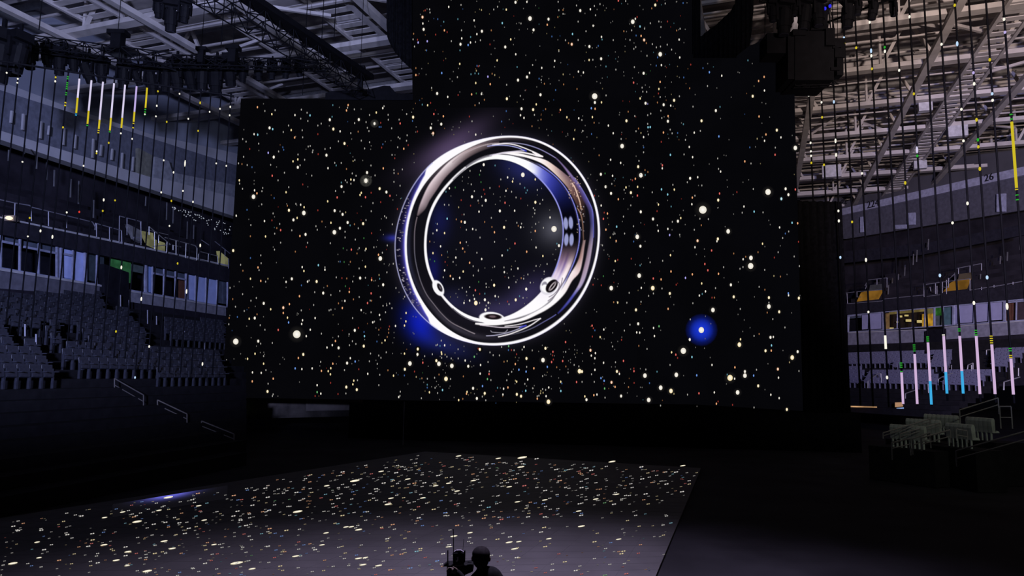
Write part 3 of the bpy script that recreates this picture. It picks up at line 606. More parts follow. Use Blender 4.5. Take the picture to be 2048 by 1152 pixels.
# ------------------------------------------------------------------ the starfield on the LED wall
STARS = [
 (440, 180, 5.237, "392,180,3o 470,220,2w 577,212,2w 543,253,3y 785,263,3w 852,206,2w 912,238,2w 943,266,3c 846,300,2w 920,325,2w 519,397,4w 552,410,3c 250,416,1w 718,372,2w 746,420,3y 663,440,2w 357,463,3w 395,468,3c 238,514,2w 273,541,2w 405,562,2w 782,498,3o 866,496,2w 861,422,2w 1025,372,2w 1060,352,2w 1025,463,2r 1221,119,4w 1250,182,1w 1342,158,3o 1336,186,2w 1325,214,3o 1407,203,2w 1478,200,1w 1650,114,4w 1693,75,3b 1730,96,2w 1712,125,2w 1705,190,3w 1718,170,2w 1637,236,3y 1566,262,2w 1150,312,4w 1174,280,2c 1454,310,4w 1410,347,2w 1187,409,4y 1258,433,3w 1618,352,4w 1683,344,2r 1668,387,2b 1686,387,2b 1543,396,2w 1560,430,2w 1530,336,2w 1447,436,2o 1304,560,4y 1336,584,1r 1240,538,2w 1370,452,2w 1380,514,1w 1480,530,2w 188,618,3y 505,658,3v 563,703,4w 247,700,2w 1115,683,4w 1100,618,2w 1156,607,2w 1028,672,2r 968,652,2w 973,632,2w 924,592,2w 945,586,2w 901,620,1w 658,600,2b 667,626,2b 630,575,1o 817,676,2w 815,727,3y 765,747,3y 815,810,4w 839,788,2w 531,784,2w 230,776,2o 194,768,2w 285,786,2w 335,808,2b 365,864,1w 675,866,2w 547,898,3r 608,946,2w 202,946,3y 236,1035,2w 357,984,1w 362,1051,3w 387,1082,3o 351,1118,5w 447,1026,2w 439,1060,2w 567,1132,2b 692,1071,3y 720,1018,2w 867,989,2r 920,1014,1w 961,897,2w 1131,819,3w 1325,827,2o 1202,763,2w 1217,790,2c 1270,764,2w 1392,700,1w 1412,734,2w 1394,744,2y 1515,612,2w 1495,738,1w 1540,865,4w 1528,950,5w 1385,874,2w 1425,898,2w 1371,938,3y 1403,943,3w 1371,982,2w 1314,946,2w 1331,967,2w 1271,969,2c 1273,1011,4w 1210,1058,2w 1480,1077,3y 1467,1099,3y 1524,1123,3r 1583,1076,2r 1672,1033,4y 1743,1069,4w 1780,1108,3r 1830,715,2r 1802,680,2w 1710,821,3o 1693,603,2r 1706,568,2b 1566,547,2w 1583,585,1w 1731,541,1w 1867,495,2w 1884,508,2w 1861,600,2w 1925,615,3o 1971,577,2r 1954,531,2w 1960,474,2w 1955,252,2w 1761,260,2w 1763,311,2w 1876,310,2w 1887,350,3r 1798,401,2w 1920,68,2r 1904,104,3y 1935,108,2y 1581,791,2w 1822,838,2w 1823,870,2w 1866,877,2o 1910,832,2w 1822,962,2w 1886,1002,2w 1624,895,2w 1227,1125,3r"),
 (440, 390, 5.237, "283,155,2b 170,217,3w 556,193,2w 437,98,2w 466,273,3w 544,266,2r 722,160,4y 706,112,2o 795,93,2w 845,102,3w 881,128,3y 878,188,5w 808,240,3y 769,261,4w 1128,66,3y 1025,160,2r 1201,164,4w 1284,203,4w 1316,181,2y 1257,172,2w 1068,278,2o 1162,291,3y 1337,288,4w 1437,190,1r 1529,262,2w 1499,300,4y 1478,263,1r 1408,306,2o 1363,318,2c 1256,348,4w 1198,390,5w 1310,385,2w 1310,445,2w 1005,327,2w 1019,364,2w 1106,334,1w 1584,170,2w 1602,84,2w 1683,75,2r 1724,222,2w 1742,238,2w 1690,250,1w 1858,147,2r 1805,307,2w 1587,400,2r 1507,452,2g 1417,467,2w 323,315,2w 318,432,2o 477,434,3y 573,405,2w 625,303,2w 595,347,2o 635,368,3r 752,370,2w 837,430,3o 896,413,4w 917,500,2w 905,545,2r 635,499,2w 571,572,2w 557,545,1w 789,593,2o 1156,505,2w 1235,622,1w 1291,558,2g 1376,572,3r 1458,556,2w 1329,577,1w 1529,564,3y 1520,581,2w 1435,612,2o 1660,626,3o 1679,665,5w 1743,571,1r 1612,548,2w 1752,528,2w 1649,474,1w 1712,414,1w 138,582,4y 427,632,2w 319,660,2b 216,731,2w 431,714,2w 591,708,1w 240,793,2o 398,759,3o 409,787,2w 319,877,3y 427,900,3o 478,908,2w 502,877,2y 201,908,1w 86,892,1w 105,972,2w 147,957,1w 342,962,1w 237,1039,2w 133,1090,2o 380,1079,2w 324,1107,2w 458,1135,4w 727,1143,3o 861,755,3w 879,796,3y 752,878,4w 692,910,3w 1030,735,3c 1099,783,3w 1099,757,2w 917,907,3w 933,896,2w 1012,906,4y 853,946,2b 692,967,1w 1124,953,2o 992,1018,2w 1081,1027,4w 1161,1047,2w 832,1060,3o 1241,698,1w 1258,698,2b 1300,702,2g 1365,700,2o 1350,729,1w 1457,769,2w 1523,751,3y 1218,863,2w 1277,870,2r 1328,874,2o 1390,906,2w 1468,870,4w 1523,867,2w 1588,890,3o 1612,900,1w 1588,870,2r 1666,838,2y 1672,877,2c 1709,940,4w 1314,955,2g 1356,980,2r 1354,1015,3o 1255,1005,2w 1308,1109,3w 1241,1135,2o 1398,1093,2o 1458,1068,2w 1583,1030,3r 1545,1132,3r 1587,1107,2o 1680,1068,2w 1748,810,2w 1769,740,1w 1815,720,2w 1875,1019,1w 1843,974,2w 1919,1087,1w 1934,1065,2w 1777,1137,2w"),
 (430, 600, 5.008, "488,36,5w 205,67,2w 293,110,2w 320,97,1b 224,170,2b 142,180,2o 343,188,3y 398,181,4w 421,143,2o 486,168,1w 558,93,3y 744,44,3o 684,77,4o 684,130,3o 726,177,3y 737,225,3b 633,300,3r 500,298,2w 453,252,2w 138,243,2w 318,262,1w 208,416,6w 433,412,4w 457,437,2w 415,462,1w 819,343,7w 914,362,3w 954,298,3w 877,203,3w 868,240,3w 1003,181,3w 1066,337,2w 988,50,2w 864,104,2w 822,150,1w 1143,104,2w 1161,97,2w 1202,91,1w 1275,80,3o 1236,36,2o 1300,8,3w 1378,181,2w 1464,101,3w 1563,123,2w 1648,150,3w 1656,195,2w 1580,224,3w 1683,58,2w 1720,53,2w 1747,37,1w 1708,122,2w 1772,82,2w 1914,130,3y 1912,214,3y 1898,256,3y 1808,260,3w 1747,265,2r 1739,293,2o 1739,328,2o 1725,370,2o 1703,404,3y 1672,430,2y 1437,280,2r 1400,304,4w 1493,320,2b 1497,362,3c 1343,342,2w 1376,413,2w 1411,440,2w 1347,453,2w 1490,462,4y 1622,416,2b 1236,364,2w 1180,376,1w 1206,411,3o 1175,452,3w 1122,476,3w 1238,480,4w 1641,298,2o 1660,280,1r 1612,280,1w 1640,350,1w 1794,378,1w 1887,430,1w 1957,443,1w 1898,537,3y 1715,524,2w 1558,536,2w 1640,556,2w 1662,579,2w 1612,604,1w 1626,640,2w 1546,614,2w 1952,636,5w 1901,694,4y 1732,704,2o 1788,758,3y 1530,739,3w 1440,694,2r 1404,616,3b 1440,607,1w 1355,583,3w 1323,632,4w 1371,638,1w 1297,702,2w 1180,638,3o 1160,683,3y 1134,713,3y 1156,744,3y 1116,683,1r 1066,710,3o 1058,620,2w 1216,640,1w 1050,660,1w 973,685,3w 870,692,3w 803,685,3b 835,581,3o 884,545,4y 679,576,1w 487,638,3y 401,538,3y 487,562,2w 454,526,1w 489,524,1w 326,589,3y 304,588,1w 115,604,2w 190,590,1w 127,726,4w 66,717,2w 50,853,4w 61,887,2w 375,725,3w 463,730,3w 510,702,2w 562,720,1w 583,788,3o 373,815,3o 362,813,2o 268,823,2w 285,891,2w 261,925,2w 532,838,2w 526,916,4y 582,945,2w 575,962,2w 630,963,1w 846,822,1w 1023,923,3g 1060,938,3w 1003,962,2r 1040,962,1o 1023,853,3w 1158,830,2r 1390,808,3y 1381,845,3y 1427,804,2w 1315,872,4y 1420,898,4y 1311,936,2w 1232,942,2r 1641,853,2w 1856,918,2w 1840,972,3w 1852,960,2w 1932,842,1w 237,1075,2g 303,1073,2w"),
 (1180, 180, 4.609, "43,58,6w 45,115,4w 106,114,3y 12,168,3b 47,173,3o 22,250,3y 148,50,2w 487,15,2w 522,17,2w 462,78,3y 512,122,4w 532,128,2v 647,65,2w 775,95,4y 679,136,4w 744,144,3w 653,190,2w 1500,57,4y 1608,5,3w 303,101,1r 364,106,1r 352,200,2o 413,240,2w 336,284,4y 169,328,3w 38,302,2o 83,305,1w 532,232,2w 560,218,2w 535,344,3c 555,342,3c 662,258,2w 720,240,3o 718,288,4w 1160,190,4w 861,315,2c 1028,284,4y 739,365,2w 757,399,2w 808,396,2b 677,392,3o 961,393,3w 1017,377,2w 447,355,2o 470,396,2y 538,410,2w 494,434,3w 1188,428,3b 214,398,3w 14,406,2b 287,451,2w 296,517,5w 427,480,1w 490,513,1w 657,478,2r 880,460,2w 915,525,3w 1558,244,3o 1656,250,1w 1585,116,1w 1621,126,1w 1722,370,4y 1622,410,3o 1588,434,1w 1541,449,2y 1609,468,3w 1760,437,3w 1585,306,1w 1473,529,2b 1525,524,1w 1708,531,2w 1706,597,3r 1893,534,5w 37,540,1w 84,602,2o 494,574,2w 425,610,1w 741,598,3c 867,594,2w 946,619,3w 190,643,3w 283,672,3w 1177,631,2w 1235,601,1w 1255,605,1w 655,680,1w 667,694,3r 666,722,3w 957,694,1w 444,707,4y 507,738,2o 509,783,2c 469,786,5w 1185,727,2w 1204,752,3w 1427,658,3o 1484,677,2w 100,777,4w 208,791,3w 65,832,1w 923,814,4w 993,804,3w 897,850,2w 418,818,3o 391,832,2r 376,825,1w 144,892,4w 201,865,2w 223,836,1w 332,898,3y 315,920,2w 439,893,3y 377,946,4y 194,953,4w 325,950,1w 764,874,2w 777,918,3y 659,916,3c 716,963,3c 574,943,2w 1000,880,1w 1031,880,2w 437,973,3r 393,985,1w 261,1007,3o 41,974,2r 967,974,2w 943,992,3o 1194,954,3r 1182,1015,4y 1354,941,2r 1267,894,1w 1463,828,1w 1410,850,1w 1505,913,2w 1641,940,6w 1803,911,4w 1829,965,4w 1764,1003,4c 1893,917,3r 103,1065,3w 376,1064,2w 350,1098,1w 468,1123,4w 618,1117,2r 631,1056,3y 619,1040,1w 939,1053,3w 748,1074,2c 1040,1104,7w 860,1110,1w 131,1130,2r 161,1139,3o 1419,1074,3w 1403,1131,2w 1513,1121,3c 1595,1128,2w"),
 (1180, 420, 3.84, "390,13,4w 484,69,4w 110,20,1r 133,28,3o 103,68,3r 205,128,3c 122,151,3o 191,182,2w 178,186,2w 201,238,3o 266,181,2w 334,125,2w 363,206,5w 387,278,4w 517,117,2w 524,160,3w 598,145,3w 630,152,1w 612,192,3v 689,190,2w 675,86,4w 697,62,3y 731,112,1w 689,38,1w 844,67,2w 909,70,2w 807,42,1w 855,117,2o 801,152,2w 1061,164,5w 1038,128,1w 982,222,4y 975,240,3w 826,236,4o 806,286,3w 817,341,1w 878,300,1w 934,311,3r 881,357,1w 882,415,3r 905,463,3r 987,490,3o 1026,439,2w 1104,334,2o 1103,31,1w 1168,20,2w 1260,13,3c 1330,18,2w 1373,80,1w 1384,112,1w 1456,134,3w 1552,98,3c 1595,102,3o 1526,165,2w 1500,181,2b 1480,215,2w 1601,244,2r 1325,259,3y 1343,281,1w 1236,368,5w 1234,430,6w 1196,359,2o 1176,378,3w 1175,438,2w 1152,451,2w 1445,324,2w 1416,365,2r 1342,460,2w 1568,357,2w 1608,431,2w 1463,511,2o 1513,495,1w 85,266,1w 107,308,1w 137,342,1w 147,355,1w 194,392,3y 213,383,2r 317,374,2r 449,370,1w 558,390,2w 618,347,3y 622,472,3o 534,470,1r 378,504,5w 180,491,1w 103,508,2g 60,532,1w 35,525,1w 87,578,2r 163,600,5w 394,598,3w 418,561,1w 486,526,3r 546,533,3o 482,600,5y 487,641,2w 301,636,2w 613,641,4y 618,668,1w 662,574,2r 673,563,1r 733,521,3v 786,494,3o 858,564,3y 840,657,3w 862,645,2c 887,625,3w 937,673,2r 956,673,2o 964,600,2w 1029,520,1w 1082,575,4w 1104,667,4y 1139,553,1w 1299,590,2w 1343,612,2o 1263,667,1w 1374,673,4y 1374,711,2w 1374,741,5w 1453,782,4y 1361,788,2o 1523,640,3b 1525,655,3w 1604,677,4y 1732,516,2w 1548,790,1w 1404,838,2w 944,768,5w 1154,760,2w 1137,802,1w 790,716,2w 644,727,1w 600,759,3o 353,767,4y 392,705,2w 283,712,2w 213,711,3y 182,708,2o 266,790,1w 770,840,2w 370,874,4w 307,881,2w 264,926,2w 106,918,3w 174,943,1w 359,940,3w 382,942,3w 488,906,3w 530,893,3g 543,924,1w 495,968,3w 242,997,2r 78,976,3y 90,989,1w 18,972,2r 16,888,3r 25,908,2r 165,1018,1w 173,1048,2w 375,1043,2o 438,1067,2w 766,995,4w 717,1082,6w 627,1093,3y 659,1111,3r 673,1136,2r 783,1129,3c 923,1133,1w 1147,1034,5y 1156,993,3y 1173,933,1w 1229,904,1w 1260,967,2w 1299,952,2o 1386,978,4w 1408,975,3w 1394,1040,3c 1392,1080,3o 1348,1081,4y 1482,1079,1w 1497,902,2w 1595,1088,4w 1553,1133,5y 855,922,6w"),
 (820, 680, 4.876, "76,88,4y 73,140,4w 2,230,5w 305,6,2w 293,57,2c 338,52,3w 254,52,2w 143,158,2w 218,139,2w 306,120,3y 309,137,3y 342,143,2y 294,160,1w 360,163,2w 402,180,2w 469,90,2w 439,126,1w 470,180,2w 526,110,1w 527,62,1w 681,92,4y 665,84,2r 125,221,3r 178,256,1w 257,202,4y 282,232,5w 408,252,5w 356,252,1w 342,228,1w 538,200,3w 590,210,1w 568,256,4w 603,262,1w 622,252,1w 627,163,3g 780,121,2w 811,148,2w 872,150,2w 761,215,2w 688,244,3w 893,68,2w 962,60,3g 960,98,2b 990,98,2r 1015,100,2w 1094,93,2w 1112,68,3w 1192,102,2w 1290,52,1w 1321,81,4y 1343,72,1w 1028,169,1y 1063,174,1w 1053,200,1w 1136,180,4y 1138,262,2w 948,205,2y 917,212,2o 1027,235,3o 1208,276,3o 1062,290,3b 1132,308,3b 1297,196,5w 1394,115,3r 1390,150,2r 1408,154,1w 1398,190,2r 1381,215,3r 1489,205,3r 1518,116,2w 1495,116,1w 1497,166,1w 1546,203,1w 1565,191,1w 1431,266,2o 1339,262,3b 1520,258,2o 1601,243,2w 1653,304,5y 1677,308,4y 1541,317,2w 1293,352,2w 1311,340,1w 1450,370,1w 1470,407,3y 1378,354,1w 1148,385,3w 1120,428,2w 1028,397,2y 1040,406,3y 944,393,2w 992,310,2w 961,335,2w 773,306,2w 771,332,3r 684,328,3w 755,381,3g 789,391,2w 520,355,2o 283,337,2o 240,368,2w 351,379,5y 395,380,2w 346,320,1w 169,378,2w 116,374,2o 168,436,2c 168,464,2b 210,456,1w 258,452,1w 277,436,1w 258,404,1w 391,450,1w 380,470,1w 293,455,1w 189,510,3y 269,517,2w 317,488,3c 111,568,2w 288,580,1w 430,560,1w 556,506,3y 551,524,3o 570,535,1y 515,574,2o 475,586,3y 615,471,4w 707,450,3b 652,570,4w 729,520,4y 739,588,2w 628,524,1w 913,475,3w 955,463,3o 881,468,1w 906,532,3w 904,550,1o 1042,530,4y 1083,548,4y 1129,495,3c 1203,472,1w 1202,508,1w 1276,496,2y 1293,478,2w 1273,520,2y 1298,514,2y 1323,486,2w 1353,463,3w 1241,548,2w 1241,572,3o 1257,543,2w 1327,548,3w 1350,602,5y 1471,497,3c 1705,550,3y 1721,582,4w 1793,538,3o 1823,532,3w 1902,562,2w 1624,410,3r 1678,408,2w 1797,408,2w 1760,100,4o 1768,112,2o 1808,128,3w 1768,152,3w 1803,178,3w 1683,206,1w 1615,168,1w 1795,230,1w 1803,291,3w 1770,334,2w 1888,222,3w 1965,22,2w 1975,63,3w 2004,217,2w 1965,262,1w 2002,262,1w 2018,306,4y 2042,330,3w 1862,372,3b 1893,398,3b 1965,413,4o 2000,457,3o 1938,473,1o 1898,473,3g 1890,428,1r 1517,20,3r 1680,130,1w 1606,50,1w 1630,100,1w 1606,95,1w"),
 (1200, 640, 3.84, "27,327,3w 345,427,5w 130,396,4y 150,414,2w 119,325,2w 180,314,3r 260,372,2r 261,393,3r 262,483,2r 352,380,2w 438,397,2c 466,520,5w 545,545,5y 568,567,2y 374,614,5w 162,584,4w 219,515,2o 115,513,3o 88,479,4o 586,421,5w 642,427,1w 743,425,3b 672,573,2w 760,563,3r 878,556,3w 907,626,2r 894,643,3o 745,663,1w 1018,652,2r 1057,556,5w 999,444,6y 1034,451,3w 977,419,2c 971,491,1w 1113,396,4w 1113,427,5w 1202,382,2w 1180,427,3b 1036,364,3o 860,345,3w 847,290,2w 708,283,3w 1215,506,4y 1267,535,1w 1312,574,3w 1376,600,3w 1366,377,4o 1371,443,3w 1477,290,5y 1518,242,4w 1549,330,2w 1528,392,2w 1544,445,6w 1435,687,4y 1183,672,2w 1779,290,2w 1884,287,1w 1782,358,3w 1883,384,2w 1686,441,1w 1786,498,1w 465,657,2w 284,585,1w 188,485,1w 538,345,2w 40,596,2w"),
 (700, 0, 4.0, "1440,148,5w 1588,153,4w 1468,239,4w 1055,250,4w 993,163,3w 1218,185,3c 1250,77,3y 1324,18,4w 1415,15,3w 1842,85,4w 1923,74,3w 1812,44,2w 1286,315,3y 1242,376,4w 884,354,4w 1774,354,4o 1915,372,4w 2009,470,4w 1958,772,6w 1958,820,4w 1960,870,3y 1255,790,4y 1524,758,4w 1372,870,4w 1465,877,4y 1490,835,3y 1344,641,4w 1416,616,4w 1436,583,3w 1006,664,3y 697,748,4w 878,511,3y 1177,483,3y 1326,434,3w 1638,487,3w 1534,543,3w 1364,922,3w 1392,943,3w 1830,946,3w 1940,938,3o 2012,820,3w 1683,879,3o 1565,873,2o 1709,675,2o 1555,670,2o 580,137,4o 589,235,4w 583,188,3w 790,55,3w 880,403,2c 612,403,2b 702,153,2b 755,243,3o 777,257,2r 685,277,2r 545,340,3v 540,318,2r 618,330,3v 509,270,2o 516,372,2w 503,187,2o 527,600,3o 527,545,2o 505,937,4y 500,968,2b 671,912,3r 747,930,3o 730,993,4w 646,1024,4w 665,1066,4o 540,1052,2r 955,932,2r 1010,747,2g 865,760,2r 1051,752,3w 973,755,3o 1075,798,2o 1000,842,2o 1026,530,2r 1028,590,2c 1000,587,2c 734,584,3b 968,594,2c 1103,613,3v 1120,355,2r 1137,590,2o 1158,600,2y 1122,673,3o 1250,889,2b 1213,972,2b 1645,720,2b 1337,536,2c 1615,292,2b 1780,272,3c 1456,1010,2o 1006,1077,3w 1790,1112,3y 1861,1047,2w 1735,938,3y 1752,957,2o 1855,960,2w 1867,580,3w 1827,573,3w 1816,712,2o 621,842,3y 645,823,2r 782,775,3w 578,837,2c 220,805,4w 254,775,3b 282,793,2w 262,866,2w 211,900,3y 71,956,4w 196,988,4w 428,770,2r 415,800,3y 437,800,2y 894,307,3w 945,360,3b 964,340,3w 965,296,2c 1015,273,3w 1004,336,2w 1043,322,2w 863,153,2c 750,174,2c 892,243,2w 1150,76,2w 1052,80,2y 1130,243,2o 1578,198,3o 1461,520,2w 1663,137,2o 1704,80,2o 1825,173,2w 1945,206,3w 2000,33,2w 1955,48,2w 1964,122,2w 1882,365,1w 1986,367,2b 1748,345,2o 1724,322,2w 1825,320,2w 1888,250,2w 1913,480,3y 1943,478,2w 637,75,2w 640,100,2w 602,83,2r"),
 (1200, 0, 4.0, "262,174,5w 283,150,3w 297,136,2r 442,40,4y 414,67,2o 522,28,2w 491,38,1c 610,15,1w 665,24,2b 320,212,3c 540,172,2r 490,176,1w 403,186,2w 253,243,2w 613,244,2o 633,317,3w 12,295,3w 106,321,2w 289,284,2b 329,287,3o 353,320,4o 371,345,2o 482,434,5w 349,586,4w 269,661,3r 638,460,3w 637,318,2w 450,525,2b 491,521,3w 275,537,2w 376,446,2w 240,320,2w 127,557,2w 8,470,4w 48,532,2c 726,517,2r 670,620,2b 824,545,2b 875,578,3b 907,535,1c 992,470,1w 1107,478,3w 1247,437,5w 1384,456,3b 1435,333,1w 1440,386,1w 1441,633,5w 1221,769,5w 1269,648,3o 1313,615,3o 1315,718,3o 974,606,3w 860,688,2w 935,704,1w 717,706,2o 481,655,3o 471,712,3y 482,775,2w 927,886,4w 592,801,3w 509,838,3w 1272,932,3o 1358,937,2w 1414,1040,4y 1447,1100,3w 1256,1108,2w 1327,1076,3o 1316,1126,3y 811,966,4w 951,1091,2b 147,5,3r 457,5,2r 484,372,2w 538,357,2w 573,397,2w 419,353,2w 451,379,2w 376,733,2w 1116,582,1w"),
 (760, 240, 4.267, "1219,468,5w 1485,930,6w 1451,832,3w 1326,702,4y 1365,715,2w 1075,604,3w 1090,586,1o 785,655,4w 902,686,4w 1023,776,4w 1149,774,3w 845,782,3w 1089,490,3w 1131,525,3y 1137,500,2w 1031,507,2w 885,381,4w 724,873,4w 694,867,3o 651,848,2o 671,745,2y 700,808,1r 717,806,2w 1059,916,4y 791,930,3w 819,938,2w 737,937,2w 485,941,3w 551,965,3y 573,842,3c 489,887,2w 950,835,2w 893,870,2o 872,731,2w 894,632,2r 886,595,2r 867,655,2w 1067,706,3r 1066,652,1w 1202,670,2r 1235,578,2c 1257,600,2c 1246,621,2c 1195,545,2w 1161,661,2w 1123,612,2w 1018,567,2r 938,580,2w 968,632,1w 850,467,2g 862,530,2g 858,433,2w 768,434,2w 757,490,1w 702,521,1w 705,486,1w 592,583,3w 642,576,2g 563,612,2c 605,648,1w 588,725,2w 550,723,2w 779,549,2w 713,597,2w 693,684,2r 773,731,2r 805,607,2w 837,688,2w 984,720,1w 1025,690,1w 1105,731,1w 1325,507,3y 1379,584,1w 1343,597,2w 1388,682,2w 1342,640,1w 1309,752,2w 1322,768,2w 1320,797,2w 1302,826,1w 1448,768,1w 1328,887,2w 1395,920,2w 1297,915,1w 1325,947,3o 1288,958,1w 1168,877,2w 1180,903,2o 1201,915,3w 1208,884,2w 977,958,3o 978,1040,2w 1152,1054,3r 1078,1016,1w 1332,1087,3w 1252,1124,3o 1090,1111,2c 1510,1055,2c 1527,1072,4w 1545,1052,2w 1500,1105,1w 827,1133,2w 706,1097,3o 724,1125,2o 685,1047,3o 737,1042,2w 650,1105,1w 517,1078,3w 452,968,2w 452,1136,3y 425,1037,2o 462,1043,1w 982,388,2c"),
 (760, 450, 4.267, "868,290,3w 1042,260,3w 647,278,3w 765,322,3o 710,397,3y 551,387,3w 600,435,3o 623,460,3w 680,451,3w 540,446,2w 556,315,2r 575,343,1r 526,257,2o 576,226,1w 427,294,2g 466,309,2g 795,352,2w 839,390,2w 797,431,2w 650,342,1w 895,367,1w 962,363,1w 978,355,2w 1058,362,2w 1061,402,3w 1085,412,1w 1155,308,1w 1120,379,2w 1177,371,3w 1332,350,2w 1370,340,1w 1426,333,2w 1401,397,2w 1363,354,1w 1390,265,3y 1495,296,1w 1262,422,2w 1228,432,1w 1226,458,2w 1205,453,2o 1143,437,1w 1097,450,2w 951,470,1w 974,514,4y 905,501,2w 907,530,2w 930,531,1w 842,485,2g 814,557,3r 851,588,2r 797,600,2w 806,632,3w 818,666,5y 765,645,3w 738,570,2w 741,601,1w 702,536,2w 765,530,2w 648,585,1w 662,616,1w 717,665,3w 721,645,1w 895,638,4w 924,663,3w 906,688,2w 900,724,4w 928,708,2w 983,607,3w 1011,613,2w 850,665,2w 1100,533,3w 1171,468,1w 1160,487,2w 1248,547,4w 1283,492,2w 1311,491,1w 1191,608,2c 1221,622,2w 1254,621,1w 1158,639,4y 1089,654,2r 1101,676,2w 1018,670,1w 1233,670,1w 1180,730,3w 1400,420,1w"),
]
PAL = {'w': (255, 250, 240), 'y': (255, 232, 170), 'o': (246, 170, 110), 'r': (226, 84, 72), 'b': (96, 150, 235), 'c': (130, 205, 225), 'g': (90, 175, 95), 'v': (180, 170, 255)}
SZ = {1: (0.75, 1.5), 2: (1.05, 2.1), 3: (1.4, 2.5), 4: (2.2, 3.2), 5: (3.6, 4.6), 6: (5.4, 6.0), 7: (7.6, 7.8)}
LUM = {1: .22, 2: .50, 3: .85, 4: 1.0, 5: 1.0, 6: 1.0, 7: 1.0}
def lin3(c): return [((v/255)/12.92 if v/255 <= 0.04045 else ((v/255+0.055)/1.055)**2.4) for v in c]
pts = []
for ox, oy, s, txt in STARS:
    for t in txt.split():
        x, y, c = t.split(','); n = int(c[0]); X = ox+float(x)/s; Y = oy+float(y)/s
        if any(abs(X-p[0]) < 2.2 and abs(Y-p[1]) < 2.6 for p in pts): continue
        pts.append((X, Y, n, c[1]))
rs = random.Random(11)
def in_wall(x, y):
    if x < 485-(y-197)*.066 or x > 1600 or y > 803+(x-830)*.02: return False
    if x < 826 and y < 204: return False
    if x > 1385 and y < 112+max(0, 1470-x)*.1: return False
    if 1530 < x and y < 100: return False
    return True
def ring_zone(x, y):
    th = math.atan2(-(y-CYr), x-CXr); r = math.hypot(x-CXr, y-CYr); t = np.array(th)
    return float(Hol(t))-3 < r < float(Sil(t))+2
def density(x, y):
    d = .10
    if 826 < x < 1390: d = .36
    if math.hypot(x-985, y-480) < 150: d = .14
    if x < 826: d = .10+.22*max(0, (x-640)/186)*(y > 380)
    if x > 1300: d = .07
    if 826 < x < 1390 and y < 280: d = .62
    if 826 < x < 1300 and y > 690: d = .36
    return d
pts = [p for p in pts if not (ring_zone(p[0], p[1])) and in_wall(p[0], p[1]+ (-12 if p[0] > 1380 and p[1] > 100 else 0))]
extra = 0
while extra < 620:
    x = rs.uniform(445, 1600); y = rs.uniform(-50, 818)
    if not in_wall(x, y) or ring_zone(x, y) or rs.random() > density(x, y): continue
    n = rs.choices((1, 1, 1, 2), (5, 5, 4, 3))[0]; c = rs.choices('wwyorbcg', (8, 8, 2.4, 1.8, 1.5, 1.6, 1.2, .6))[0]
    pts.append((x, y, n, c)); extra += 1
BGC = np.array(lin3((6, 6, 9)))
HV, HF, HC = [], [], []       # halos
SV, SF, SCo = [], [], []      # stars
def disc(V_, F_, C_, P, x, y, rx, ry, cin, cout, off, n=12, tilt=0.0, surf=None):
    k = len(V_)
    f = surf or (lambda a, b: tuple(P.at(a, b, off)))
    V_.append(f(x, y)); C_.append(cin)
    for i in range(n):
        t = 2*math.pi*i/n+math.pi/n; dx = rx*math.cos(t); dy = ry*math.sin(t)
        V_.append(f(x+dx, y+dy+tilt*dx)); C_.append(cout)
    for i in range(n): F_.append((k, k+1+(i+1) % n, k+1+i))
def halo(x, y, r, c, base=BGC, steps=((0, 1), (.5, .45), (1, 0))):
    k = len(HV); n = 20; c = np.array(lin3(c))
    HV.append(tuple(PS.at(x, y, 0.03+.002*(k % 5)))); HC.append(c+base)
    for (f, a) in steps[1:]:
        for i in range(n):
            t = 2*math.pi*i/n; HV.append(tuple(PS.at(x+r*f*math.cos(t), y+r*f*math.sin(t), 0.03))); HC.append(c*a+base)
    for i in range(n):
        HF.append((k, k+1+(i+1) % n, k+1+i))
        for s_ in range(len(steps)-2):
            a = k+1+s_*n+i; b = k+1+s_*n+(i+1) % n; HF.append((a, b, b+n)); HF.append((a, b+n, a+n))
halo(1403, 660, 33, (22, 52, 205), steps=((0, 1), (.25, .95), (.5, .62), (.75, .16), (1, 0)))
for (x, y, n, c) in pts:
    inside = math.hypot(x-CXr, y-CYr) < 215
    if n >= 5 and not inside and math.hypot(x-1403, y-660) > 45:
        halo(x, y, {5: 9, 6: 13, 7: 18}[n], (38, 36, 33))
    if n == 4 and not inside and math.hypot(x-1403, y-660) > 45: halo(x, y, 6, (26, 24, 20))
halo(732, 361.4, 13, (105, 104, 98)); halo(749, 247, 9, (80, 80, 76)); halo(1562, 158, 9, (50, 40, 36))
for (x, y, n, c) in pts:
    rx, ry = SZ[n]; col = np.array(lin3(PAL[c]))*LUM[n]
    if n >= 3:
        core = np.array(lin3((255, 252, 246))) if n > 3 else col*1.0+.15
        edge = np.array(lin3(PAL[c] if c != 'w' else (240, 232, 215)))*(0.8 if n == 3 else .9)
    else: core = col; edge = col*.6
    disc(SV, SF, SCo, PS, x, y, rx, ry, core, edge, 0.05, 8 if n < 5 else 16)
h_ = colour_mesh('star_glow', HV, HF, np.array(HC), led); h_['kind'] = 'stuff'
s_ = colour_mesh('starfield', SV, SF, np.array(SCo), led); s_['kind'] = 'stuff'

# ------------------------------------------------------------------ the LED floor
FZ = 0.06
corners = [onZ(850, 903, FZ), onZ(1402, 936, FZ), onZ(1312, 1150, FZ)]
c0_, c1_, c2_ = corners
rd = (c2_-c1_); near_r = c1_+rd*1.22
la = onZ(440, 972, FZ); ld = (onZ(0, 1036, FZ)-c0_); near_l = c0_+ld*1.7
fl = MB().prism([c0_, c1_, near_r, near_l], (0, 0, -0.05))
ledfloor = fl.build('led_floor', mat('led_floor_tile', (0.065, 0.061, 0.068), 0.7, 0.0, 0.16, 0.9, 0.15))
ledfloor.location = (0, 0, 0)
tag(ledfloor, 'dark LED stage floor covered in streaks of coloured stars', 'stage floor')
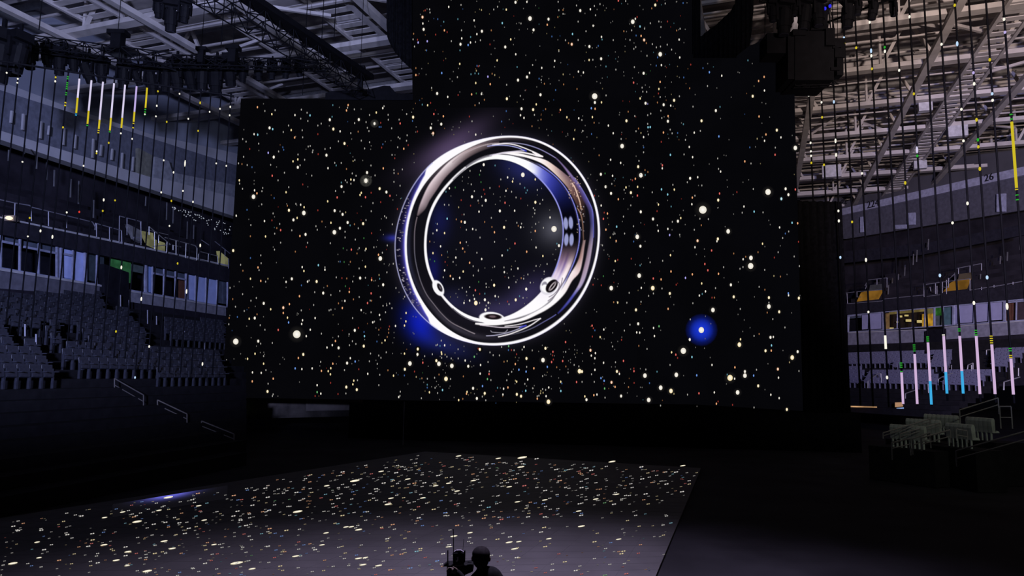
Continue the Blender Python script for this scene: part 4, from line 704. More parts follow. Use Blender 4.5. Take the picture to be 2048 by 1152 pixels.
# tile joints of the stage floor
jm = MB()
e1 = (c1_-c0_); e2 = (near_r-c1_)
for i in range(1, 24):
    a = c0_+e1*(i/24); b = near_l+(near_r-near_l)*(i/24); jm.bar(a+Vector((0, 0, .0005)), b+Vector((0, 0, .0005)), .008, .003)
for i in range(1, 40):
    a = c0_+(near_l-c0_)*(i/40); b = c1_+(near_r-c1_)*(i/40); jm.bar(a+Vector((0, 0, .0005)), b+Vector((0, 0, .0005)), .008, .003)
j_ = jm.build('tile_joint', mat('joint_black', (0.062, 0.059, 0.065), 0.7), ledfloor); j_['kind'] = 'stuff'
FLS = [(0, 860, 2.926, "985,394,7w 930,470,5y 802,536,7w 612,512,5w 477,503,4w 718,480,5w 960,650,6w 1008,693,6y 608,672,6w 748,712,6y 680,762,6y 744,793,5w 862,825,7w 75,780,7w 346,762,4o 1163,443,5w 1125,408,4w 1195,527,5w 1252,670,5y 1385,778,8w 1475,812,6w 1730,738,6y 1742,477,7w 1912,326,5w 1908,602,5w 1884,672,5w 1567,393,4w 1676,587,4y 1735,365,4w 1105,575,4w 1082,605,4w 1158,371,4o 1368,383,4o 1414,407,3r 770,440,3r 680,462,3b 217,656,5y 258,700,4w 228,747,5w 516,680,4w 540,606,4w 606,598,3b 394,612,4w 542,643,4y 536,664,3r 735,735,4w 798,722,3r 906,722,4y 1200,780,4w 1236,764,3r 1640,796,4y 1606,746,3r 1667,712,3o 1615,702,3b 1778,672,3b 1748,655,3r 1748,697,3w 1578,577,4o 1610,604,3b 1900,762,3o 1894,822,3y 2025,567,5b 2004,500,4y 1968,445,3r 1440,558,4w 1408,528,4w 1575,470,4w 1477,440,4w 1443,342,3w 1553,340,4w 1818,262,3y 2005,245,4w 784,508,4o 735,684,4w 572,777,4w 242,586,4w 106,589,4w 78,563,4w 968,540,4w 1050,543,4w 900,551,4w 1366,503,4w 1390,475,4w 1456,485,3o 1950,452,3w 1980,400,4w 1844,700,4w 1568,680,4w"),
 (700, 780, 2.926, "28,531,7w 182,476,5w 338,521,5w 270,484,4w 197,544,4w 635,386,5w 501,560,5w 578,545,5w 721,530,5w 932,566,5w 1008,395,7w 1000,450,6w 868,400,5w 1092,402,4w 627,591,5w 240,633,5w 223,668,6y 426,631,5w 490,698,4y 152,578,4w 980,654,5w 1140,643,5w 1140,742,4w 1338,708,5y 1354,797,6y 1353,733,4w 1344,665,4w 1438,638,5w 1545,668,4w 1560,610,5w 1533,419,6w 1355,571,4w 1206,465,4w 1947,443,5w 1908,480,4w 1943,595,4w 1572,873,5w 1431,888,4y 1600,943,4y 1588,958,4y 1163,870,5y 1136,804,4y 1118,831,4w 988,887,5w 931,891,6y 963,929,6y 1142,916,4y 936,859,4w 702,835,5w 783,750,4o 886,757,4r 1042,742,4w 895,838,3w 863,873,4y 1257,1005,4y 1088,1040,3r 1321,1056,4w 1183,1053,4w 952,1053,4w 975,980,4w 627,792,4o 402,748,4w 393,765,3o 250,787,4o 187,810,3r 50,817,6w 8,800,5b 85,713,3b 424,793,3b 608,855,6y 167,1027,6w 76,1022,6y 50,985,6w 90,980,5w 235,1052,4o 354,1042,4b 301,960,4o 246,966,3o 440,980,3r 376,891,3w 412,928,4y 390,944,4c 510,1000,4b 218,870,4w 66,907,3w 218,947,3w 580,905,4w 576,917,5w 545,958,4w 557,718,4b 556,735,3w 812,686,4c 1132,664,3b 1617,1075,4r 1492,1083,4g 1700,905,3o 1688,955,3r 1526,893,3b 1496,927,3w 1692,797,3y 1834,849,3y 1852,737,3w 1878,778,3c 1832,790,3w 1852,550,4w 1730,608,4w 1710,520,4w 1705,450,4w 1500,447,3w 1412,470,4w 1422,492,3r 1340,475,3r 1228,530,4o 964,520,4o 1020,560,4r 903,487,3r 838,432,3b 550,445,3r 377,545,4o 435,543,4w 516,500,4w 1025,498,3w 1087,518,3w 1142,588,4w 1055,657,3o 1490,660,3g 1172,698,3w")]
FSZ = {1: (1.5, .6), 2: (2.1, .75), 3: (2.8, .95), 4: (3.6, 1.1), 5: (5.0, 1.1), 6: (6.4, 1.4), 7: (8.6, 1.9), 8: (11.5, 2.5)}
fp = []
for ox, oy, s, txt in FLS:
    for t in txt.split():
        x, y, c = t.split(','); fp.append((ox+float(x)/s, oy+float(y)/s, int(c[0]), c[1]))
def in_floor(x, y):
    if y > 1160: return False
    top = np.interp(x, [0, 440, 700, 850, 1402], [1040, 976, 932, 905, 938]); 
    return y > top+3 and x < 1402-(y-936)*.41
ex = 0
while ex < 1150:
    x = rs.uniform(-30, 1400); y = 905+250*rs.random()**1.45
    if not in_floor(x, y): continue
    if x < 240 and rs.random() < .5: continue
    if x > 1100 and y > 1010 and rs.random() < .72: continue
    if 500 < x < 1100 and y > 1040 and rs.random() < .5: continue
    fp.append((x, y, rs.choices((1, 2, 3), (3, 5, 3.2 if y > 960 else 1.5))[0], rs.choices('wwyorbcg', (8, 7, 4, 2.4, 1.4, 1.3, 1, .2))[0])); ex += 1
V_, F_, C_ = [], [], []
surf = lambda a, b: tuple(onZ(a, b, FZ+0.008))
def fdisc(x, y, rx, ry, a, b): disc(V_, F_, C_, None, x, y, rx, ry, a, b, 0, 8, -0.16, surf)
for (x, y, n, c) in fp:
    rx, ry = FSZ[n]; rx *= 1.15; col = np.array(lin3(PAL[c]))*.85+.15
    if n <= 4:
        l = {1: .18, 2: .38, 3: .62, 4: .85}[n]
        fdisc(x-rx*.55, y+rx*.09, rx*.48, ry, col*l, col*l*.6); fdisc(x+rx*.55, y-rx*.09, rx*.48, ry, col*l, col*l*.6)
    else: fdisc(x, y, rx, ry, np.array(lin3((255, 252, 240))), np.array(lin3((248, 236, 200))))
fs = colour_mesh('floor_starfield', V_, F_, np.array(C_), ledfloor); fs['kind'] = 'stuff'
# the blue nebula cut off by the far left edge of the floor: part of the moving picture
V_, F_, C_ = [], [], []
NU, NV = 48, 10
for j in range(NV+1):
    for i in range(NU+1):
        x = 225+230*i/NU; ytop = 1008.5+(x-225)*(972-1008.5)/222; y = ytop+26*j/NV
        gx_ = math.exp(-((x-338)/58)**2); gy_ = math.exp(-((y-ytop+1)/9.5)**2)*1.0
        a = gx_*gy_; V_.append(surf(x, y)); C_.append(np.array(lin3((int(112*a), int(112*a), int(235*a))))*1.0+np.array(lin3((16, 15, 20))))
for j in range(NV):
    for i in range(NU):
        a = j*(NU+1)+i; F_.append((a, a+NU+1, a+NU+2, a+1))
nb = colour_mesh('blue_glow_picture', np.array(V_)-np.array((0, 0, .003)), F_, np.array(C_), ledfloor)
nb['label'] = 'blue nebula glow at the left edge of the floor'
# ------------------------------------------------------------------ hanging LED tubes, left curtain
TUBEG_L = 'hanging LED tubes of the left curtain'; TUBEG_R = 'hanging LED tubes of the right curtain'
def lit(name, c, s=1.0): return glow(name, c, s)
LW = lit('lit_white', (214, 206, 236)); LY = lit('lit_yellow', (206, 186, 40)); LG = lit('lit_green', (44, 165, 48)); LP = lit('lit_pink_white', (206, 176, 214)); LC = lit('lit_cyan', (60, 170, 226)); LV = lit('lit_lavender', (190, 172, 230)); LWW = lit('lit_warm_white', (255, 250, 235)); LB = lit('lit_ice', (190, 220, 250))
def tube_string(name_i, x, ytop, zbot, P, label, group, segs, dots, wd=0.055):
    top = P.at(x, ytop); bot = Vector((top.x, top.y, zbot))
    root = empty('led_tube', bot, label, 'LED tube', group)
    m_ = MB(); m_.bar(top, bot, wd, wd, 6); m_.bar(top+Vector((0, 0, .12)), top-Vector((0, 0, .05)), wd*1.6, wd*1.6, 6)
    m_.build('tube', TUBE, root)
    def zat(y):
        t = (y-ytop)/400.0
        lo, hi = zbot-8, top.z+2
        for _ in range(40):
            mid = (lo+hi)/2; p = Vector((top.x, top.y, mid))-EYE
            py = 576-F*p.dot(CY)/p.dot(_f)
            if py > y: lo = mid
            else: hi = mid
        return (lo+hi)/2
    off = P.n*(wd*.2)
    for (y0, y1, m, k) in segs:
        s = MB(); za, zb = zat(y0), zat(y1)
        if k == 0: s.bar(Vector((top.x, top.y, za))+off, Vector((top.x, top.y, zb))+off, wd*1.25, wd*1.25, 6)
        else:
            n = max(2, int((y1-y0)/4)); h = (za-zb)/n
            for i in range(n):
                if (i*7+int(x)) % 5 != 1: s.box(Vector((top.x, top.y, za-h*(i+.5)))+off*1.5, wd*.95, wd*.95, h*.42)
        so_ = s.build('lit_section', m, root)
        if k: so_['kind'] = 'stuff'
    for (y, h, m) in dots:
        z = zat(y); s = MB(); s.ball(Vector((top.x, top.y, z))+off*2, wd*.62, wd*.62, wd*(.75+h*.35), 8, 5); s.build('lit_pixel', m, root)
    return root
ra = random.Random(21)
la_, lb_ = hline(0, 121, 460, 190, 33)
PCL = Plane(la_, lb_)
xsL = [16, 39, 65, 90, 113, 137, 160, 184, 207, 229, 251, 274, 295, 317, 339, 360, 381, 402, 422, 442, 462]
def ytL(x): return 122+0.155*x-0.00001*x*x
LITL = {5: [(152, 192, LG, 1), (203, 214, LY, 1)], 6: [(158, 196, LW, 0), (196, 226, LY, 0), (227, 232, LC, 1)], 7: [(161, 222, LW, 0), (222, 248, LY, 0), (249, 258, LG, 1)], 8: [(164, 240, LW, 0), (240, 258, LY, 0), (259, 268, LY, 1)],
        9: [(167, 236, LW, 0), (236, 261, LY, 0), (262, 270, LG, 1)], 10: [(170, 236, LW, 0), (236, 256, LY, 0)], 11: [(173, 224, LV, 0), (224, 244, LY, 0), (245, 258, LY, 1)], 12: [(176, 216, LY, 0), (217, 232, LG, 1)]}
DOTL = {0: [(146, 0, LWW), (359, 0, LWW), (725, -.5, LV)], 1: [(158, 0, LWW), (166, -.5, LWW), (669, -.4, LY)], 2: [(324, -.4, LWW), (704, .2, LWW)], 3: [(436, 0, LY), (473, -.3, LWW)], 4: [(155, .3, LY), (163, .6, LWW), (462, 1.2, LWW), (697, .2, LWW)], 5: [(255, .3, LY), (474, 2.2, LWW)], 6: [(728, -.5, LWW), (425, .2, LWW)], 7: [(332, 0, LWW), (424, .4, glow('lit_red', (220, 60, 50)))], 8: [(303, .3, LWW), (307, 0, LY)], 9: [(286, .3, LY), (400, 1.5, LWW), (422, .3, LY)], 10: [(267, 0, LWW), (401, 0, LY)],
        11: [(278, 0, LWW), (535, 2.2, LWW), (663, .7, LY)], 12: [(229, 0, LWW)], 13: [(183, .3, LY), (212, .6, LWW), (233, 0, LWW), (598, 2.5, LWW), (755, .6, LB)], 14: [(244, .4, LY), (321, 0, LWW), (385, .4, LWW), (693, 1, LWW)], 15: [(188, 0, LWW), (345, .6, LWW), (452, 0, LWW), (402, .4, LY)], 16: [(238, .2, LWW), (327, 6, LWW), (382, .2, LWW), (527, .6, LY)], 17: [(206, 1.4, LY), (262, .3, LY), (404, .6, LWW), (583, 3.4, LWW)], 18: [(224, .2, LWW), (491, 2.2, LWW)], 19: [(218, .2, LWW), (327, 0, LWW), (728, 2.2, LWW)], 20: [(214, .8, LWW), (231, .2, LWW), (332, .2, LWW)]}
word = {5: 'with green and yellow pixels, left of the white lit tubes', 6: 'lit white then yellow, first of the bright ones from the left', 7: 'lit white then yellow, second of the bright ones from the left', 8: 'lit white then yellow, third of the bright ones from the left', 9: 'lit white then yellow, fourth of the bright ones from the left', 10: 'lit white then yellow, fifth of the bright ones from the left', 11: 'lit lavender then yellow, just left of the all-yellow one', 12: 'lit yellow at its top, rightmost of the lit group'}
for i, x in enumerate(xsL):
    lab = ('hanging LED tube ' + word[i]) if i in word else '%s black LED tube from the left edge in the left curtain' % ORD[i+1]
    if i == 16: lab = 'black LED tube with one short white lit piece halfway down, left curtain'
    if i == 20: lab = 'rightmost black LED tube of the left curtain, beside the LED wall'
    tube_string(i, x, ytL(x), 3.9-0.02*i, PCL, lab, TUBEG_L, LITL.get(i, []), DOTL.get(i, []), 0.058)
pipe = MB()
for x_a, x_b in zip([-40]+xsL, xsL+[468]): pipe.bar(PCL.at(x_a, ytL(x_a)), PCL.at(x_b, ytL(x_b)), .09, .09, 8)
tag(pipe.build('curtain_pipe', BLACK), 'thin black pipe carrying the left curtain of LED tubes', 'pipe')

# right curtain
r0 = onY(1622, 288, 40.0); r1 = onY(2027, 288, 31.5); PCR = Plane((r0.x, r0.y), (r1.x, r1.y))
xs288 = [1622, 1647, 1672, 1698, 1722, 1752, 1780, 1807, 1834, 1865, 1896, 1928, 1957, 1992, 2027]
SEGR = {5: [(671, 698, LWW, 0)], 6: [(724, 745, LG, 1), (745, 808, LP, 0)], 7: [(684, 708, LG, 1), (708, 808, LP, 0)], 8: [(668, 684, LG, 1), (685, 762, LP, 0), (762, 809, LC, 0)], 9: [(664, 672, LWW, 1), (672, 744, LP, 0), (744, 787, LC, 0)], 10: [(656, 664, LG, 1), (672, 742, LP, 0), (742, 787, LC, 0)], 11: [(654, 672, LG, 1), (672, 788, LP, 0)], 12: [(670, 688, LY, 1), (689, 788, LP, 0)], 13: [(690, 704, LG, 1), (705, 717, LY, 1), (717, 789, LP, 0)], 14: [(227, 241, LG, 1), (244, 376, LY, 0), (377, 386, LY, 1), (388, 402, LG, 1)]}
DOTR = {0: [(191, .2, LWW), (286, .3, LWW), (303, 0, LWW), (312, .2, LWW), (326, .2, LY)], 1: [(205, .2, LWW), (235, .4, LY), (330, .3, LY)], 2: [(204, 1.2, LB), (282, 2.2, LWW), (310, 1.6, LWW), (422, .4, LWW), (515, .6, LB), (442, .8, LWW)], 3: [(76, .6, LB), (87, 0, LY), (444, .2, LY)], 4: [(96, .4, LY), (347, .2, LWW), (520, 1.5, LWW), (624, 0, LWW)], 5: [(34, 1, LWW), (45, .6, LWW), (102, 2.2, LB), (112, 1, LWW), (138, .3, LY), (755, 1, LWW)],
        6: [(95, .3, LG), (103, 1, LWW)], 7: [(141, .4, LWW), (366, 1, LY)], 8: [(34, .8, LWW), (188, .4, LY), (300, 4, LW), (312, .3, LG)], 9: [(551, .8, LB)], 10: [(89, .3, LWW), (446, .2, LWW)], 11: [(11, .6, LY), (88, 2.2, LB), (219, .3, LWW), (282, .2, LWW), (407, .8, LWW), (606, 1, LWW)], 12: [(146, .4, LV), (168, .8, LWW), (240, .9, LY), (280, .6, LG), (294, .5, LY), (338, 1.2, LY), (555, 1, LB)], 13: [(120, .6, LY), (188, .4, LB), (201, .3, LWW), (613, 3, LWW)], 14: [(39, .6, LWW), (65, .3, LV)]}
wr_ = {5: 'with a short bright white piece low down, over the grey sill panels', 6: 'lit pink white at its foot, leftmost of the low lit group', 7: 'lit pink white, second from the left of the low lit group', 8: 'lit pink over cyan, nearest the bar room and hanging lowest', 9: 'lit pink over cyan, middle one of the three cyan tipped tubes', 10: 'lit pink over cyan, right one of the three cyan tipped tubes', 11: 'lit pink white just right of the cyan tipped tubes', 12: 'lit pink white with yellow pixels on top, second from the right edge', 13: 'lit pink white with green and yellow top, at the right edge', 14: 'with a long yellow lit stretch high at the right edge'}
for i, x in enumerate(xs288):
    top = PCR.at(x, 288); p_ = Vector((top.x, top.y, 0))
    # top of each tube: three hang from the small truss, the rest from the high pipe
    if i < 3: ztop = PCR.at(x-5, 167).z
    else:
        k0 = PCR.at(1640, 50); k1 = PCR.at(1775, 0); k2 = PCR.at(2060, -112)
        f01 = (top.x-k0.x)/(k1.x-k0.x); ztop = k0.z+(k1.z-k0.z)*f01 if f01 < 1 else k1.z+(k2.z-k1.z)*(top.x-k1.x)/(k2.x-k1.x)
    lo = 2.55 if 6 <= i <= 8 else 2.55+.28
    if i < 6: lo = 2.4
    lab = ('hanging LED tube ' + wr_[i]) if i in wr_ else '%s black LED tube right of the LED wall in the right curtain' % ORD[i+1]
    # place by its pixel at y 288, then run the true vertical
    def py_of(z):
        p = Vector((top.x, top.y, z))-EYE; return 576-F*p.dot(CY)/p.dot(_f)
    tp = Vector((top.x, top.y, ztop)); rel = tp-EYE
    xt = 1024+F*rel.dot(CX)/rel.dot(_f); yt = py_of(ztop)
    tube_string(i, xt, yt, lo, PCR, lab, TUBEG_R, SEGR.get(i, []), [d for d in DOTR.get(i, [])], 0.09)
za = PCR.at(1690, 36); 
pipe = MB(); pipe.bar(PCR.at(1640, 50), PCR.at(1775, 0), .12, .12, 8); pipe.bar(PCR.at(1775, 0), PCR.at(2060, -112), .12, .12, 8)
tag(pipe.build('curtain_pipe', BLACK), 'sloping black pipe carrying the right curtain of LED tubes', 'pipe')

# ------------------------------------------------------------------ trusses
def box_truss(label, a, b, wdt, bay, cm=BLACK, ang=None):
    a = Vector(a); b = Vector(b); d = (b-a); L = d.length; d.normalize()
    s = d.cross(Vector((0, 0, 1))).normalized(); u = s.cross(d)
    root = empty('lighting_truss', (a+b)/2, label, 'truss')
    cs = [s*wdt/2*i+u*wdt/2*j for i, j in ((-1, -1), (1, -1), (1, 1), (-1, 1))]
    for c in cs: MB().bar(a+c, b+c, .07, .07, 6).build('chord', cm, root)
    n = int(L/bay); m_ = MB()
    for i in range(n):
        p = a+d*(L*i/n); q = a+d*(L*(i+1)/n)
        for k in range(4):
            c, e = cs[k], cs[(k+1) % 4]
            if i % 2: m_.bar(p+c, q+e, .04)
            else: m_.bar(p+e, q+c, .04)
            m_.bar(p+c, p+e, .035)
    m_.build('lacing', cm, root); return root, a, b, s, u, d
def moving_head(p, label, s=1.0, yaw=0.0, tilt=0.3, group='moving head stage lights under the trusses'):
    root = empty('moving_head_light', p, label, 'stage light', group)
    p = Vector(p); m_ = MB(); m_.box(p+Vector((0, 0, -.10*s)), .42*s, .34*s, .20*s, yaw); m_.bar(p+Vector((0, 0, .0)), p+Vector((0, 0, .22*s)), .06*s)
    m_.build('base', BLACK, root)
    ax = Vector((math.cos(yaw), math.sin(yaw), 0)); y = MB()
    for k in (-1, 1): y.bar(p+ax*(.2*s*k)+Vector((0, 0, -.18*s)), p+ax*(.2*s*k)+Vector((0, 0, -.62*s)), .06*s, .14*s)
    y.bar(p+ax*(-.23*s)+Vector((0, 0, -.2*s)), p+ax*(.23*s)+Vector((0, 0, -.2*s)), .06*s, .14*s); y.build('yoke', BLACK, root)
    c = p+Vector((0, 0, -.58*s)); dr = Vector((-ax.y*math.sin(tilt), ax.x*math.sin(tilt), -math.cos(tilt)))
    h = MB(); h.bar(c-dr*.22*s, c+dr*.18*s, .36*s, .36*s, 12); h.bar(c+dr*.18*s, c+dr*.36*s, .30*s, .30*s, 12); h.bar(c-dr*.30*s, c-dr*.22*s, .26*s, .26*s, 12)
    h.build('head', BLACK, root)
    l_ = MB(); l_.bar(c+dr*.36*s, c+dr*.375*s, .25*s, .25*s, 12); l_.build('lens', mat('lens_glass', (0.02, 0.02, 0.03), 0.1), root)
    return root
# truss A: far left to the diagonal one
A0 = onY(-60, 72, 33); A1 = onY(345, 122, 36); A2 = onY(660, 132, 40)
box_truss('black lighting truss running across the upper left', A0, A1, .62, .8)
box_truss('black lighting truss piece joining the diagonal truss', A1, A2, .5, .7)
D0 = onY(375, -40, 27); D1 = onY(726, 172, 40)
box_truss('diagonal black lighting truss falling to the top of the LED wall', D0, D1, 1.0, 1.0)
# solid cable tray on the diagonal truss
tray = MB(); tray.bar(D0+Vector((.5, 0, .6)), D1+Vector((.3, 0, .5)), .75, .30)
tag(tray.build('cable_tray', BLACK), 'solid black cable tray lying along the diagonal truss', 'cable tray')
hx = [(30, 92, 2.0), (62, 92, 1.6), (96, 96, 1.4), (122, 104, 1.6), (150, 110, 1.3), (178, 118, 1.7), (206, 124, 1.5), (250, 130, 1.7), (276, 140, 1.2), (306, 135, 1.9), (334, 138, 1.7), (355, 125, 2.0), (383, 130, 1.8), (408, 122, 2.1), (434, 128, 2.2), (462, 118, 2.0), (487, 133, 1.25), (518, 131, 1.25), (545, 129, 1.25), (573, 127, 1.25), (598, 124, 1.25)]
for i, (x, y, s) in enumerate(hx):
    Y = 34+6*(x/600)
    moving_head(onY(x, y-8, Y), '%s black moving head light from the left under the upper left truss' % ORD[i+1], s*.95, yaw=.4*math.sin(i*2.1), tilt=.35+.25*math.sin(i*1.7))
for i, (x, y, s) in enumerate(((318, -4, 1.0), (345, 0, 1.6), (372, -2, 1.2), (8, 62, 2.6), (42, 66, 2.0))):
    moving_head(onY(x, y, 31), ['small black fixture at the very top left of the diagonal truss', 'larger black fixture hanging at the top edge by the diagonal truss', 'black fixture nearest the diagonal truss at the top edge', 'big black light cluster at the far left edge', 'black light cluster beside the left edge one'][i], s, yaw=.3*i, tilt=.2, group='upper left fixtures')
# chain hoists and their cables
def hoist(px, y0, y1, Y, label, s=1.0):
    p = onY(px, y1, Y); q = onY(px, y0, Y); z2 = ROOF_Z
    root = empty('chain_hoist', p, label, 'hoist', 'chain hoists on the trusses')
    m_ = MB(); c = (p+q)/2; h = q.z-p.z
    m_.box(c, .34*s, .34*s, h); m_.box(c+Vector((0, 0, h*.42)), .62*s, .4*s, h*.22); m_.build('motor_body', BLACK, root)
    MB().bar(q, Vector((q.x, q.y, z2)), .035, .035, 6).build('chain', BLACK, root); return root
hoist(721, 134, 182, 40, 'black chain hoist at the foot of the diagonal truss', .8)
hoist(236, 64, 100, 35, 'black chain hoist standing above the left truss', 1.5)
hoist(466, 94, 126, 37, 'black chain hoist over the middle of the left truss', 1.2)
hoist(403, 96, 126, 36.5, 'black chain hoist left of the one over the middle truss', .9)
for i, (x, y1, Y) in enumerate(((442, 95, 37), (605, 190, 43), (640, 150, 40), (78, 60, 34), (668, 80, 41), (803, 140, 44))):
    a = onY(x, y1, Y); MBc = MB().bar(a, Vector((a.x, a.y, ROOF_Z+2)), .05, .05, 6)
    tag(MBc.build('steel_cable', BLACK), '%s thin black hanging cable from the left below the roof' % ORD[i+1], 'cable', 'cables hung from the roof')

# ------------------------------------------------------------------ black drapes
def drape(label, xs, top, bot, Y, folds=7, dx=2.0):
    vs = []; fs = []; n = int((xs[1]-xs[0])/dx); n = max(n, 8)
    for i in range(n+1):
        x = xs[0]+(xs[1]-xs[0])*i/n; a = math.sin(i*folds*2*math.pi/n)*.16
        t = top(x); b = bot(x)
        for j in range(7):
            y = t+(b-t)*j/6; p = onY(x, y, Y+a*(0.5+.5*j/6)); vs.append(p)
    for i in range(n):
        for j in range(6): fs.append((i*7+j, i*7+j+1, (i+1)*7+j+1, (i+1)*7+j))
    m_ = MB(); m_.add(vs, fs); o = m_.build('drape', CLOTH, None, smooth=True)
    so = o.modifiers.new('thickness', 'SOLIDIFY'); so.thickness = .03
    return tag(o, label, 'drape')
drape('black drape with curved lower edge left of the tall LED panel', (773, 824), lambda x: -60, lambda x: np.interp(x, [773, 775, 780, 790, 800, 812, 820, 824], [50, 72, 88, 104, 117, 129, 136, 140]), 37.5)
drape('black drape leg hanging over the right half of the LED wall top', (1386, 1472), lambda x: np.interp(x, [1386, 1392, 1396, 1401, 1415, 1430, 1447, 1460, 1472], [-20, 10, 50, 74, 62, 52, 36, 24, 4]), lambda x: 116, 37.2, 9)
drape('long black drape fold right of the roof gap', (1470, 1506), lambda x: -60, lambda x: np.interp(x, [1470, 1498, 1504, 1506], [114, 92, 60, 20]), 37.0, 4)
drape('narrow black drape strip at the right edge of the tall panel', (1384, 1400), lambda x: -60, lambda x: np.interp(x, [1384, 1393, 1400], [110, 90, 72]), 37.3, 3)
# black mask right of the LED wall, reaching to the floor
mk = MB(); a = onY(1588, 402, 39.3); b = onY(1682, 401, 39.3); n = 22; vs = []; fs = []
for i in range(n+1):
    t = i/n; s_ = math.sin(i*1.9)*.10; x = a.x+(b.x-a.x)*t+.0
    vs += [(x, 39.3+s_, a.z), (x, 39.3+s_*1.4, 0.02)]
for i in range(n): fs.append((2*i, 2*i+1, 2*i+3, 2*i+2))
mk.add(vs, fs); o = mk.build('drape', CLOTH, None, smooth=True); so = o.modifiers.new('thickness', 'SOLIDIFY'); so.thickness = .03
tag(o, 'tall black masking drape right of the LED wall down to the floor', 'drape')
# header equipment on the left shoulder of the LED wall
hd = MB(); ps = [(650, 199), (651, 186), (662, 182), (705, 180), (740, 178), (768, 171), (780, 172), (792, 186), (800, 187), (826, 188), (826, 200)]
hd.prism([PS.at(x, y, 0.1) for x, y in ps], PS.n*-0.9)
tag(hd.build('wall_header', BLACK), 'low black rigging header on the left shoulder of the LED wall', 'rigging')
# black stage front under the LED wall
sk = MB(); n = 60; a = PS.at(700, 800, .4); b = PS.at(1720, 824, .4)
vs = []; fs = []
for i in range(n+1):
    t = i/n; p = a+(b-a)*t+PS.n*(.05*math.sin(i*2.3)); vs += [(p.x, p.y, 2.02), (p.x, p.y, 0.0)]
for i in range(n): fs.append((2*i, 2*i+1, 2*i+3, 2*i+2))
sk.add(vs, fs); o = sk.build('stage_skirt', CLOTH, None, smooth=True); so = o.modifiers.new('thickness', 'SOLIDIFY'); so.thickness = .05
tag(o, 'long black cloth skirt closing the stage front below the LED wall', 'stage skirt')
# thin pale post standing before the skirt
pp = onZ(808, 828, 0.0); MBp = MB(); q = onY(808, 828, 38); MBp.bar((q.x, q.y, 0), onY(808.6, 803, 38), .05, .05, 6)
tag(MBp.build('marker_pole', mat('pale_pole', (0.2, 0.2, 0.25), .5)), 'thin pale pole standing in front of the black skirt', 'pole')

# ------------------------------------------------------------------ projector cluster, upper right
pc = onY(1630, 165, 36.5)
root = empty('projector_cluster', pc, 'big black projector housing hung at the upper right of the LED wall', 'projector')
def boxpx(x0, y0, x1, y1, Y, dep, name, par, m=BLACK):
    a = onY(x0, y1, Y); b = onY(x1, y1, Y); c = onY(x1, y0, Y); d = onY(x0, y0, Y)
    return MB().prism([a, b, c, d], (0, dep, 0)).build(name, m, par)
boxpx(1590, 62, 1668, 160, 36.5, 2.2, 'housing', root); boxpx(1576, 72, 1592, 158, 36.6, 1.8, 'housing_wing', root); boxpx(1534, 66, 1592, 106, 36.9, 1.2, 'housing_wing', root)
boxpx(1652, 56, 1670, 90, 36.3, 1.0, 'housing_cap', root); boxpx(1586, 58, 1612, 70, 36.4, 1.0, 'housing_cap', root)
boxpx(1670, 76, 1690, 114, 36.4, .7, 'side_unit', root); boxpx(1674, 112, 1687, 150, 36.5, .6, 'side_unit', root); boxpx(1666, 92, 1682, 96, 36.4, .2, 'bracket', root); boxpx(1662, 134, 1680, 140, 36.4, .2, 'bracket', root)
box_truss('short black truss under the projector housing', onY(1588, 168, 37.2), onY(1674, 165, 37.2), .32, .42)
root = empty('hoist_cluster', onY(1640, 58, 36.5), 'black rigging block hung above the projector housing', 'rigging')
m_ = MB(); m_.prism([onY(x, y, 36.6) for x, y in ((1622, 60), (1626, 40), (1622, 28), (1628, 12), (1650, 8), (1662, 14), (1656, 30), (1654, 58))], (0, .8, 0)); m_.build('block', BLACK, root)
for s_ in (1607, 1617, 1662, 1668): MB().bar(onY(s_, 62, 36.7), onY(s_+(5 if s_ < 1650 else -4), 24, 36.7), .05).build('sling', BLACK, root)
bl_ = glow('blue_status_lamp', (50, 50, 235))
for (x, y) in ((1660, 12), (1650, 17), (1691, 12)): MB().ball(onY(x, y, 36.2), .08, .08, .1, 8, 5).build('status_lamp', bl_, root)
box_truss('black lighting truss along the top right edge', onY(1520, -6, 36.8), onY(1800, -12, 35.5), .4, .6)
for i, (x, y, s) in enumerate(((1545, 0, 1.3), (1567, -4, 2.2), (1608, -6, 1.9), (1635, -8, 1.8), (1694, -8, 1.9), (1745, -8, 1.4), (1786, -8, 1.2), (1715, -10, 1.2), (1590, -8, 1.2))):
    moving_head(onY(x, y, 36.2), '%s black moving head light from the left along the top right truss' % ORD[[0, 1, 3, 4, 5, 7, 8, 6, 2][i]+1], s, yaw=.2*i, tilt=.1*(i % 3), group='moving head lights on the top right truss')
for i, (x, y0, y1) in enumerate(((1530, -20, 78), (1556, -20, 70), (1675, 0, 78), (1665, 0, 60))):
    a = onY(x, y1, 37); MBc = MB().bar(a, onY(x, y0, 37), .04, .04, 6)
    tag(MBc.build('steel_cable', BLACK), '%s thin black cable from the left above the projector housing' % ORD[i+1], 'cable', 'cables over the projector')

